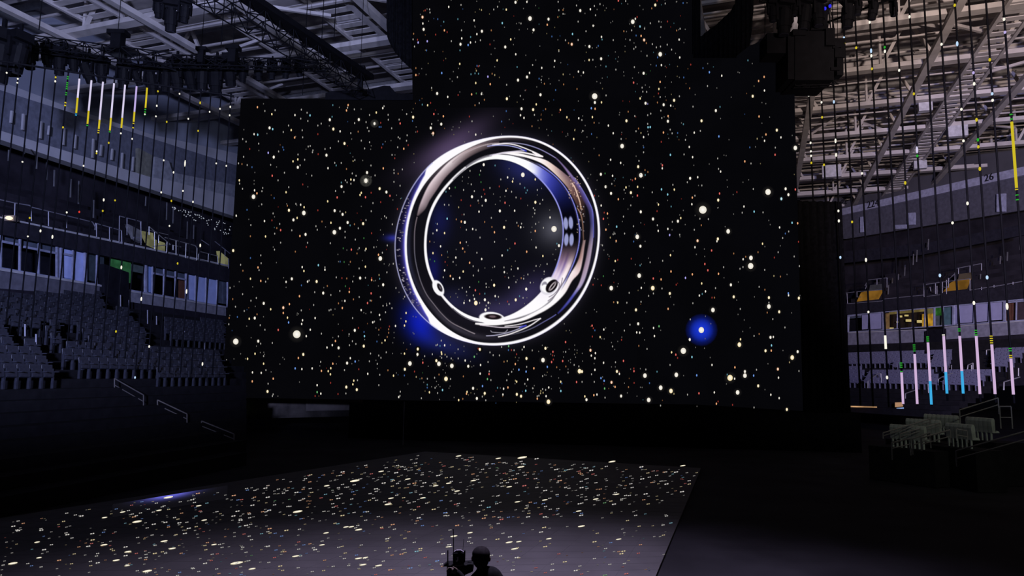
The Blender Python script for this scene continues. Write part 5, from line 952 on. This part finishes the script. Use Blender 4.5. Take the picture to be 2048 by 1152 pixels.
# ------------------------------------------------------------------ railings
def railing(label, pts, posts, m=RAILM, wd=.06, group=None, mid=None):
    """pts: top rail polyline (world); posts: list of (top, foot)"""
    root = empty('railing', posts[0][1] if posts else pts[0], label, 'railing', group)
    t = MB()
    for a, b in zip(pts[:-1], pts[1:]): t.bar(a, b, wd, wd, 6)
    t.build('top_rail', m, root)
    if mid:
        t = MB()
        for a, b in zip(mid[:-1], mid[1:]): t.bar(a, b, wd*.8, wd*.8, 6)
        t.build('mid_rail', m, root)
    for a, b in posts: MB().bar(a, b, wd, wd, 6).build('post', m, root)
    return root
def prail(label, P, off, top, posts, mid=None, m=RAILM, wd=.06, group=None):
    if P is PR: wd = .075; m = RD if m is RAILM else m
    railing(label, [P.at(x, y, off) for x, y in top], [(P.at(x, y0, off), P.at(x1, y1, off)) for (x, y0, x1, y1) in posts], m, wd, group, [P.at(x, y, off) for x, y in mid] if mid else None)
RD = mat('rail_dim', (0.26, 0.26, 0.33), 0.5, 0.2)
G1 = 'front railings of the upper left tier'
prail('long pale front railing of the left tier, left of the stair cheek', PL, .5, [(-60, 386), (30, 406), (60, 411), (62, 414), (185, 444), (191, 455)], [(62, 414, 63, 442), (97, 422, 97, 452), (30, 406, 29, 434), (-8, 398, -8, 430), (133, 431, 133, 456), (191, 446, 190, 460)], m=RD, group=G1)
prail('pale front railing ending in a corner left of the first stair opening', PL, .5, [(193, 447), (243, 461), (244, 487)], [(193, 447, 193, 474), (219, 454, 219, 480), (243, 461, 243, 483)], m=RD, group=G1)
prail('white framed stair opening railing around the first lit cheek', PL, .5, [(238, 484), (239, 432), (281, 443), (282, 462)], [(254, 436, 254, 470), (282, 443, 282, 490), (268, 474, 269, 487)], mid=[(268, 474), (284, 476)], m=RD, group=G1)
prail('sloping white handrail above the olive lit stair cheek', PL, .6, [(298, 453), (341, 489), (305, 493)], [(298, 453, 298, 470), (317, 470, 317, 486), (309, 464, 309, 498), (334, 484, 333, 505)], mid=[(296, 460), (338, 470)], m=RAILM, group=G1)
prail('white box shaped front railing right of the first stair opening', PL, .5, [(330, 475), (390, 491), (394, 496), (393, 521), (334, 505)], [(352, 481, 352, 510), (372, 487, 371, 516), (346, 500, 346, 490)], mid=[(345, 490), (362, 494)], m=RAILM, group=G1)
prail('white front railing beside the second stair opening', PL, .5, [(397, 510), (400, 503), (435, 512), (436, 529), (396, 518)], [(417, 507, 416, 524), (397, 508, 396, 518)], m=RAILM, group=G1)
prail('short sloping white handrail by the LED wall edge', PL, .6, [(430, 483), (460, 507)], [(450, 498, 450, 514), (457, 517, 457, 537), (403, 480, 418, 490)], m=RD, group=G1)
# lower left railings
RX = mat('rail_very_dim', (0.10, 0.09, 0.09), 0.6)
def zrail(label, ptsY, m, h=.9, wd=.05, group=None, midy=.45, endpost=True):
    """ptsY: list of (px,py,Y) top rail points"""
    t = [onY(x, y, Y) for x, y, Y in ptsY]
    railing(label, t, [(p, p-Vector((0, 0, h))) for p in t], m, wd, group, [p-Vector((0, 0, midy)) for p in t])
G2 = 'dim stair rails on the dark lower left bank'
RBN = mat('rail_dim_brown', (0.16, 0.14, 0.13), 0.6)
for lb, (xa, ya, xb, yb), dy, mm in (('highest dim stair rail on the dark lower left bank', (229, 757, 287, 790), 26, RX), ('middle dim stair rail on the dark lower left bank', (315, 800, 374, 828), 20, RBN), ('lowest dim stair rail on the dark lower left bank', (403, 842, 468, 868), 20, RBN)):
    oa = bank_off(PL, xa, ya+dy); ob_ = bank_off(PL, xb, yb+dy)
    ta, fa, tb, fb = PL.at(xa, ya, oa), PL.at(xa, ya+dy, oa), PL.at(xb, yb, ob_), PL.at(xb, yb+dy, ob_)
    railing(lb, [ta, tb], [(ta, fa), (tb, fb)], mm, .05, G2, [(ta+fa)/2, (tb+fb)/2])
# stair post pairs on the lower left bowl
for i, (x, y0, y1) in enumerate(((241, 590, 615), (258, 600, 622), (295, 620, 650), (313, 632, 656), (350, 656, 680), (369, 662, 694), (409, 686, 708), (429, 696, 722), (50, 648, 688), (72, 668, 700), (220, 636, 656), (272, 678, 705))):
    of = bank_off(PL, x, y1); p = PL.at(x, y0, of); q = PL.at(x, y1, of)
    tag(MB().bar(p, q, .07, .07, 6).build('stair_post', RD), '%s thin pale stair post from the left in the lower left bowl' % ORD[[4, 5, 7, 8, 9, 10, 11, 12, 1, 2, 3, 6][i]], 'post', 'stair posts in the lower left bowl')
# right side railings
G3 = 'front railings of the upper right tier'
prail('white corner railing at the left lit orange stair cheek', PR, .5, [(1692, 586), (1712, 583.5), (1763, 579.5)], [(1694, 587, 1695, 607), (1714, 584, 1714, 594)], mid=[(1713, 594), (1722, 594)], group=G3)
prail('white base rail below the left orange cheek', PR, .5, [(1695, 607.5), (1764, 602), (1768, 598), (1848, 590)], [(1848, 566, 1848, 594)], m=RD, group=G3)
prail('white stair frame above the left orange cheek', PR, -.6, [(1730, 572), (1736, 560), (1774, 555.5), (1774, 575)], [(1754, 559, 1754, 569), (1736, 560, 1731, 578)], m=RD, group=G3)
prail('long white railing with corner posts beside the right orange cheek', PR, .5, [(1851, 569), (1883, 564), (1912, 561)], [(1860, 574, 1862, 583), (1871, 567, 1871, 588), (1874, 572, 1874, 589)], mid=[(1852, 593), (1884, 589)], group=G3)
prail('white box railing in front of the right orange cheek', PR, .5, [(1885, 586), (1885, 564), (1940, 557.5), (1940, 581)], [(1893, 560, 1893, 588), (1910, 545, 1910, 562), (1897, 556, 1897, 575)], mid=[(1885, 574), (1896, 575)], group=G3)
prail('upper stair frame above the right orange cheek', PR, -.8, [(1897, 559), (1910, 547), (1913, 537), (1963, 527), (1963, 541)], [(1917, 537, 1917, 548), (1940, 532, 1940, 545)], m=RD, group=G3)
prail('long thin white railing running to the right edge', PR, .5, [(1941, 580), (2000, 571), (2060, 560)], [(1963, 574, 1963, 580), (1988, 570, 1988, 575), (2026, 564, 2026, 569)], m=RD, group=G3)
G4 = 'stair rails of the lower right bowl'
G4m = mat('rail_lower', (0.36, 0.35, 0.38), .5, .3)
for i, (pts, posts) in enumerate((([(1735, 778), (1736, 762), (1757, 747), (1761, 747), (1763, 762)], [(1736, 762, 1736, 781), (1762, 747, 1763, 765)]), ([(1667, 802), (1680, 792), (1681, 812)], [(1681, 793, 1682, 813)]), ([(1877, 772), (1877, 758), (1884, 754), (1905, 746)], [(1877, 760, 1877, 775)]), ([(1811, 800), (1811, 787), (1831, 780)], [(1811, 788, 1811, 803), (1856, 768, 1857, 786)]),
    ([(2007, 780), (2008, 764), (2040, 754)], [(2008, 764, 2008, 780), (2037, 736, 2037, 752)]), ([(1934, 742), (1936, 730), (1946, 726), (1946, 742)], [(1936, 730, 1934, 748), (1943, 730, 1943, 744)]), ([(1972, 717), (1973, 700), (2004, 698), (2006, 719)], [(1973, 700, 1973, 712), (2005, 700, 2006, 719)]), ([(1903, 745), (1903, 730)], [(1903, 730, 1903, 747), (1977, 757, 1977, 771)]))):
    prail(['white bent stair rail above the leftmost lower right seats', 'short bent rail at the edge of the masking drape', 'bent stair rail right of the third lit tube', 'bent stair rail between the second and third lit tubes', 'bent stair rail near the right edge under the lit tubes', 'upright stair rail behind the right lit tubes', 'pale gate shaped frame above the right lit tubes', 'short post rail among the right lit tubes'][i], PR, bank_off(PR, posts[0][2], posts[0][3]), pts, posts, m=G4m, group=G4)
# amber strip and blue monitor on the low wall
tag(ext(PR, [(1669, 811), (1669, 813.5), (1750, 815.5), (1750, 813)], bank_off(PR, 1690, 818)+.5, .2).build('light_strip', glow('amber_strip', (182, 140, 100), 1, .35, .8)), 'thin amber light strip along the low wall right of the drape', 'light strip')
MO = bank_off(PR, 1798, 824)+.1
fr = ext(PR, [(1790, 805), (1790, 814), (1804, 813), (1804, 804.5)], MO, .1).build('light_strip', glow('amber_frame', (170, 130, 100)))
tag(fr, 'small amber lit frame above the blue screen', 'light strip')
mn = empty('monitor', PR.at(1800, 824, MO), 'small blue lit monitor low in front of the right stands', 'monitor')
ext(PR, [(1793, 816), (1793, 824), (1806, 823), (1806, 815)], MO, .08).build('bezel', glow('ice_bezel', (150, 180, 235)), mn); ext(PR, [(1795, 818), (1795, 823), (1806, 822), (1806, 817)], MO+.02, .05).build('screen', glow('blue_screen', (24, 36, 92)), mn)

# ------------------------------------------------------------------ seats
def seat_mesh(name):
    m_ = MB()
    # local: x across, y towards the back, z up, origin at the foot; seat folded up
    m_.prism([(-.23, .10, .42), (-.23, .06, .46), (-.22, .14, .84), (-.19, .155, .88), (-.19, .19, .88), (-.22, .18, .84), (-.23, .14, .44)], (.46, 0, 0))
    m_.prism([(-.21, -.02, .44), (-.21, .05, .40), (-.21, .08, .70), (-.21, .02, .74)], (.42, 0, 0))
    for s in (-1, 1):
        m_.box((s*.24, .06, .30), .03, .10, .60); m_.box((s*.24, -.04, .62), .045, .30, .03)
    me = bpy.data.meshes.new(name); me.from_pydata(m_.v, [], m_.f); me.update(); return me, m_
def lay_seats(rows, P, mesh, spans, label, group, maxn, m, gap=.52, stuffname='folding_seat'):
    out = []; stuff = MB()
    yaw = math.atan2(P.n.y, P.n.x)+math.pi/2
    for ri, (a, b, z) in enumerate(rows):
        d = (b-a); L = d.length; d.normalize()
        n = int(L/gap)
        for i in range(n):
            p = a+d*(gap*(i+.5)) - P.n*.35
            q = Vector((p.x, p.y, z+.6))-EYE; px = 1024+F*q.dot(CX)/q.dot(_f); py = 576-F*q.dot(CY)/q.dot(_f)
            if any(x0+(py-y0r)*sl < px < x1+(py-y0r)*sl and ya < py < yb for (x0, x1, ya, yb, y0r, sl) in spans): out.append((px, py, Vector((p.x, p.y, z))))
    return out, yaw
SEAT_ME, SEAT_MB = seat_mesh('folding_seat'); SEAT_ME.materials.append(SEATM)
def place_seats(lst, yaw, label, group, me, maxn):
    lst = sorted(lst, key=lambda t: -t[0] if False else t[2].y)
    st = MB(); c, s = math.cos(yaw), math.sin(yaw)
    for k, (px, py, p) in enumerate(lst):
        if k < maxn:
            o = bpy.data.objects.new('folding_seat', me); COL.objects.link(o); o.location = p; o.rotation_euler = (0, 0, yaw); tag(o, label, 'seat', group)
        else:
            st.add([(p.x+v[0]*c-v[1]*s, p.y+v[0]*s+v[1]*c, p.z+v[2]) for v in SEAT_MB.v], SEAT_MB.f)
    if st.v:
        o = st.build('folding_seat', me.materials[0]); tag(o, label.replace('seat ', 'seats ').replace('folding seats', 'far folding seats'), 'seats', None, 'stuff')
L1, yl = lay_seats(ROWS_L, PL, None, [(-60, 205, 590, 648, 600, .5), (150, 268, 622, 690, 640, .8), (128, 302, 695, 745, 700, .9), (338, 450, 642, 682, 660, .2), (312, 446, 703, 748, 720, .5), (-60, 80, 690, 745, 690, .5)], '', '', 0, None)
L1 += [t for i_, t in enumerate(lay_seats(ROWS_L, PL, None, [(-60, 150, 650, 690, 650, 0)], '', '', 0, None)[0]) if i_ % 5 == 0]  # every fifth seat alone, set to stand for glints on dark rows
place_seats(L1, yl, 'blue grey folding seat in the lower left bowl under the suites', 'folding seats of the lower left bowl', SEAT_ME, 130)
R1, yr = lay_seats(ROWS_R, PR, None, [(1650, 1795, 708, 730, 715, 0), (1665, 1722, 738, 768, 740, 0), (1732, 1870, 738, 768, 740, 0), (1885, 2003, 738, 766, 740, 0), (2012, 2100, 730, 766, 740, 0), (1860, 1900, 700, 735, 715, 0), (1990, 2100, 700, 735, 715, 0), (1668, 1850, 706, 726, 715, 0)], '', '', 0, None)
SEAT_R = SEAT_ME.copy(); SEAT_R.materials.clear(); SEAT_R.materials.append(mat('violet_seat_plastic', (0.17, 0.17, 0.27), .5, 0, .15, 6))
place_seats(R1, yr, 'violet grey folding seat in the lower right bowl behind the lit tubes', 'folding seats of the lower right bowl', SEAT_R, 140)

# covered seat blocks on the dark riser at right front
RS = mat('riser_dark', (0.016, 0.015, 0.017), 0.9)
ris = empty('seat_riser', onY(1900, 930, 24), 'dark stepped seating riser at the right front', 'riser')
SEATC = mat('olive_grey_cover', (0.5, 0.54, 0.47), 0.75, 0, .2, 3)
rowsR = [((1848, 826), (1916, 838), 30.5, 8), ((1812, 836), (1880, 846), 29.0, 8), ((1780, 848), (1850, 858), 27.5, 8), ((1932, 835), (1985, 840), 28.0, 6), ((1892, 847), (1945, 853), 26.6, 6)]
for ri, (p0, p1, Y, n) in enumerate(rowsR):
    a = onY(p0[0], p0[1], Y); b = onY(p1[0], p1[1], Y-1.2); d = (b-a).normalized(); L = (b-a).length
    zt = (a.z+b.z)/2-.34
    for i in range(n):
        p = a+(b-a)*((i+.5)/n); p.z = zt-.45
        o = MB(); h = .46; w_ = L/n*.9/2
        fx = d*w_; bk = Vector((d.y, -d.x, 0))*-1
        if bk.y < 0: bk = -bk
        # rounded seat back with folded pan
        pr = []
        for (u_, v_) in ((-.02, .30), (-.06, .72), (-.02, .82), (.06, .84), (.10, .78), (.12, .40), (.26, .36), (.28, .30)):
            pr.append(p-fx+bk*(-u_ if False else u_)+Vector((0, 0, v_)))
        o.prism(pr, fx*2); o.bar(p+Vector((0, 0, 0)), p+Vector((0, 0, .32)), .06)
        ob = o.build('stadium_seat', SEATC, None, origin=p)
        tag(ob, ['olive grey covered seat in the rearmost left row of the dark right riser', 'olive grey covered seat in the middle left row of the dark right riser', 'olive grey covered seat in the front left row of the dark right riser', 'olive grey covered seat in the rear right row of the dark right riser', 'olive grey covered seat in the front right row of the dark right riser'][ri], 'seat', 'covered seats, row %s of the right riser' % 'abcde'[ri])
    # the step below the row
    q = [a-d*.6-bk*.5, b+d*.6-bk*.5, b+d*.6+bk*.7, a-d*.6+bk*.7]; q = [Vector((v.x, v.y, zt-.45)) for v in q]
    MB().prism(q, (0, 0, -(zt-.45)+.02)).build('step', RS, ris)
G5 = 'aisle rails on the dark right riser'
RO = mat('rail_olive', (0.34, 0.33, 0.31), 0.5, .3)
for i, (pl_, h, md) in enumerate((([(1783, 886, 24), (1820, 877, 24)], .55, .18), ([(1824, 878, 23.5), (1860, 865, 23.5)], .5, .2), ([(1842, 876, 23), (1900, 860, 23.2)], .4, .2), ([(1919, 820, 27), (1996, 796, 27)], .6, .25), ([(1999, 813, 26.5), (2022, 813, 26.3)], .8, .4), ([(1766, 866, 26), (1860, 838, 27)], .2, .1), ([(1800, 868, 26), (1880, 846, 26.8)], .2, .1), ([(1912, 902, 21), (2060, 860, 20)], .45, .22), ([(1912, 858, 25), (1934, 862, 25)], .4, .2))):
    zrail(['lowest square rail frame at the left foot of the right riser', 'second rail frame behind the lowest one on the right riser', 'third rail frame in front of the covered seats', 'tall sloping rail frame behind the covered seats', 'short level rail at the top right of the riser', 'thin sloping rail left of the covered seats', 'thin sloping rail between the covered seat rows', 'long near rail at the lower right edge', 'small leg frame under the right covered seats'][i], pl_, RO, h, .045, G5, md)

# ------------------------------------------------------------------ the operator and the rig
SKIN = mat('shadowed_skin', (0.10, 0.065, 0.05), 0.6); JACK = mat('black_jacket', (0.008, 0.008, 0.010), 0.9, 0, .3, 20); HAIR = mat('dark_cap_cloth', (0.012, 0.010, 0.012), 0.85, 0, .3, 30)
YP = 8.5
hc = onY(962, 1116, YP)              # centre of the head
ps_ = empty('person', (hc.x+.10, YP, 0), 'person in dark clothes and cap seen from behind, holding up a rig', 'person')
def skin_body(name, verts, edges, radii, m, parent, root_i=0, sub=2):
    me = bpy.data.meshes.new(name); me.from_pydata([tuple(v) for v in verts], edges, []); me.update()
    o = bpy.data.objects.new(name, me); COL.objects.link(o)
    md = o.modifiers.new('skin', 'SKIN'); sv = me.skin_vertices[0].data
    for i, r in enumerate(radii):
        sv[i].radius = (r, r) if not isinstance(r, tuple) else r
    sv[root_i].use_root = True; md.use_smooth_shade = True
    sb = o.modifiers.new('smooth', 'SUBSURF'); sb.levels = sub; sb.render_levels = sub
    me.materials.append(m); o.parent = parent; o.location = -parent.location; return o
X, Yy, Z = hc.x, YP, hc.z
cx_ = X+.115
V_ = [(cx_, Yy, .98), (cx_, Yy, 1.18), (cx_-.01, Yy, 1.36), (cx_-.03, Yy-.01, Z-.27), (X+.02, Yy-.01, Z-.17), (X, Yy, Z-.09),
      (cx_+.13, Yy, Z-.30), (cx_+.22, Yy+.03, Z-.56), (cx_+.16, Yy+.26, Z-.60),                       # right arm
      (cx_-.20, Yy, Z-.28), (X-.15, Yy+.10, Z-.33), (X-.27, Yy+.14, Z-.20),                        # left arm raised to the rig
      (cx_+.10, Yy, .92), (cx_+.12, Yy+.02, .50), (cx_+.12, Yy, .09), (cx_+.13, Yy+.14, .05),
      (cx_-.10, Yy, .92), (cx_-.12, Yy+.02, .50), (cx_-.12, Yy, .09), (cx_-.13, Yy+.14, .05)]
E_ = [(0, 1), (1, 2), (2, 3), (3, 4), (4, 5), (3, 6), (6, 7), (7, 8), (3, 9), (9, 10), (10, 11), (0, 12), (12, 13), (13, 14), (14, 15), (0, 16), (16, 17), (17, 18), (18, 19)]
Rr = [(.17, .12), (.16, .11), (.17, .12), .125, .070, .058, .095, .06, .038, .09, .055, .036, .095, .065, .045, .04, .095, .065, .045, .04]
bm_ = MB()
def limb(p, q, r1, r2, flat=1.0):
    p, q = Vector(p), Vector(q); n = max(3, int((q-p).length/.035))
    for i in range(n+1):
        t = i/n; c = p+(q-p)*t; r = r1+(r2-r1)*t; bm_.ball(c, r, r*flat, r, 12, 8)
S3 = V_[3]; sh_r = (cx_+.16, Yy, Z-.30); sh_l = (cx_-.21, Yy, Z-.29)
limb(V_[0], V_[1], .15, .145, .75); limb(V_[1], V_[2], .145, .165, .72); limb(V_[2], (cx_-.02, Yy, Z-.34), .165, .15, .72)
limb(sh_l, sh_r, .085, .095, .95); limb((cx_-.02, Yy, Z-.30), (X+.01, Yy-.01, Z-.10), .105, .06); limb((X+.03, Yy, Z-.17), sh_r, .07, .085); limb((X-.01, Yy, Z-.18), sh_l, .065, .08)
limb(sh_r, V_[7], .075, .052); limb(V_[7], V_[8], .052, .036); limb(sh_l, V_[10], .072, .05); limb(V_[10], V_[11], .05, .036)
for k in (0, 4): limb(V_[12+k], V_[13+k], .095, .065); limb(V_[13+k], V_[14+k], .065, .042); limb(V_[14+k], V_[15+k], .045, .042)
bo = bm_.build('body', JACK, ps_, smooth=True)
rm = bo.modifiers.new('one_surface', 'REMESH'); rm.mode = 'VOXEL'; rm.voxel_size = .014; rm.use_smooth_shade = True
sm = bo.modifiers.new('smooth', 'SMOOTH'); sm.iterations = 8; sm.factor = .6
hd = MB(); hd.ball((X, Yy, Z+.005), .098, .115, .125, 20, 14); hd.build('head', HAIR, ps_, smooth=True)
cp = MB(); cp.ball((X, Yy+.005, Z+.045), .104, .118, .085, 20, 10); cp.bar((X, Yy+.09, Z+.03), (X, Yy+.17, Z+.015), .14, .02); cp.build('cap', HAIR, ps_, smooth=True)
for s in (-1, 1): MB().ball((X+s*.098, Yy+.01, Z-.01), .014, .025, .032, 8, 6).build('ear', SKIN, ps_, smooth=True)
fc = MB(); fc.ball((X, Yy+.112, Z-.012), .014, .02, .024, 8, 6)
fc.ball((X-.032, Yy+.10, Z+.012), .012, .010, .008, 8, 6); fc.ball((X+.032, Yy+.10, Z+.012), .012, .010, .008, 8, 6); fc.ball((X, Yy+.102, Z-.055), .024, .010, .008, 8, 6); fc.build('face', SKIN, ps_, smooth=True)
def hand(wx, wy, wz, fwd, up, name, parent):
    fwd = Vector(fwd).normalized(); up = Vector(up).normalized(); sd_ = fwd.cross(up).normalized(); w0 = Vector((wx, wy, wz))
    vs = [w0, w0+fwd*.045, w0+fwd*.085]; es = [(0, 1), (1, 2)]; rr = [.026, .034, .030]
    for k, (o_, l) in enumerate(((-.030, .062), (-.010, .072), (.010, .068), (.030, .052))):
        b = len(vs); p = w0+fwd*.085+sd_*o_; vs += [p, p+fwd*l*.5-up*.012, p+fwd*l*.8-up*.042]; es += [(2, b), (b, b+1), (b+1, b+2)]; rr += [.011, .0095, .0085]
    b = len(vs); vs += [w0+fwd*.035-sd_*.040, w0+fwd*.075-sd_*.058-up*.02]; es += [(1, b), (b, b+1)]; rr += [.013, .010]
    return skin_body(name, vs, es, rr, SKIN, parent, 0, 1)
hand(X-.27, Yy+.14, Z-.20, (-.8, .2, .15), (0, 1, .3), 'hand', ps_); hand(cx_+.16, Yy+.26, Z-.60, (-.6, .6, .1), (0, 0, 1), 'hand', ps_)
# shoulder rig with transmitter and antennas
YR = 8.72
rc = onY(918, 1130, YR)
rig = empty('camera_rig', onY(910, 1150, YR), 'black camera rig with a transmitter box and thin antennas beside the person', 'camera')
def rpx(pts, name, dep=.05, Y=YR, m=BLACK):
    return MB().prism([onY(x, y, Y) for x, y in pts], (0, dep, 0)).build(name, m, rig)
rpx([(893.5, 1131), (893.5, 1175), (925, 1175), (930, 1150), (946, 1143), (946, 1129), (928, 1131)], 'body', .22)
rpx([(905.5, 1107), (906, 1130), (927.5, 1129), (928.5, 1107.5), (924, 1106)], 'transmitter_box', .08)
rpx([(894.5, 1101), (894.5, 1131), (896.5, 1131), (896.5, 1101)], 'side_arm', .03)
rpx([(927.5, 1102), (926.5, 1128), (930, 1124), (930.5, 1102)], 'side_arm', .05)
rpx([(886, 1133), (893, 1127), (897, 1127), (897, 1133)], 'lens_hood', .12); rpx([(935, 1123), (943, 1123.5), (943, 1125), (935, 1125)], 'viewfinder', .04)
MB().bar(onY(906.8, 1058, YR+.02), onY(907.4, 1128, YR+.02), .011, .011, 6).build('antenna', BLACK, rig)
MB().bar(onY(927.4, 1078, YR+.02), onY(925.6, 1103, YR+.02), .005, .005, 6).build('antenna', BLACK, rig)
rpx([(904.5, 1131), (905, 1133), (927, 1132), (927, 1130.5)], 'plate_edge', .01, YR-.012, mat('grey_plate_edge', (0.12, 0.11, 0.13), .6))
rpx([(907, 1106.5), (907, 1104), (913, 1100.5), (922, 1100.5), (927, 1104), (927, 1106.5)], 'cover_plate', .03, YR+.03, mat('pale_grey_plate', (0.30, 0.27, 0.34), .6))
rpx([(916, 1101.5), (922, 1101.5), (922, 1103), (916, 1103)], 'grip', .04, YR+.0)
rpx([(914.6, 1114), (916.8, 1113.5), (916.6, 1121), (914.5, 1123.4), (911.6, 1123), (911.8, 1120.8), (914, 1121)], 'mark', .004, YR-.006, mat('pale_mark', (0.42, 0.42, 0.45), .6))
rpx([(913.2, 1114.4), (915, 1114), (915, 1115.4), (913.6, 1115.8)], 'mark', .004, YR-.007, mat('pale_mark', (0, 0, 0)))

# ------------------------------------------------------------------ small lamps of the left tier
lm = empty('flood_lamp', PL.at(18, 436, .6), 'warm glaring flood lamp at the far left edge of the club rail', 'lamp')
b_ = MB(); b_.ball(PL.at(18, 436, .7), .17, .17, .10, 12, 8); b_.build('bulb', glow('warm_lamp', (255, 236, 200), 1.4), lm, smooth=True)
b_ = MB(); p = PL.at(20, 437, .45); b_.box(p, .62, .3, .30); b_.build('housing', mat('lamp_housing', (.25, .2, .17), .6), lm)
b_ = MB(); rq = random.Random(4)
for k in range(60):
    t = rq.random(); x = 343+t*118; y = 414+t*42+rq.uniform(-6, 14)*(.35+t)
    p = PLB.at(x, y, -3.5); b_.ball(p, .05, .05, .05, 6, 4)
so_ = b_.build('pin_lights', glow('pin_white', (150, 156, 170)), None)
tag(so_, 'cloud of tiny white pin lights under the upper left fascia by the LED wall', 'pin lights', None, 'stuff')
for i, (x, y) in enumerate(((477, 815), (490, 815))):
    q = onY(x, y, 46.5); tag(MB().ball(q, .06, .04, .05, 8, 5).build('indicator_lamp', glow('green_white_lamp', (190, 215, 140))), ['left', 'right'][i]+' one of two tiny lamps on the brown wall below the LED wall', 'lamp')
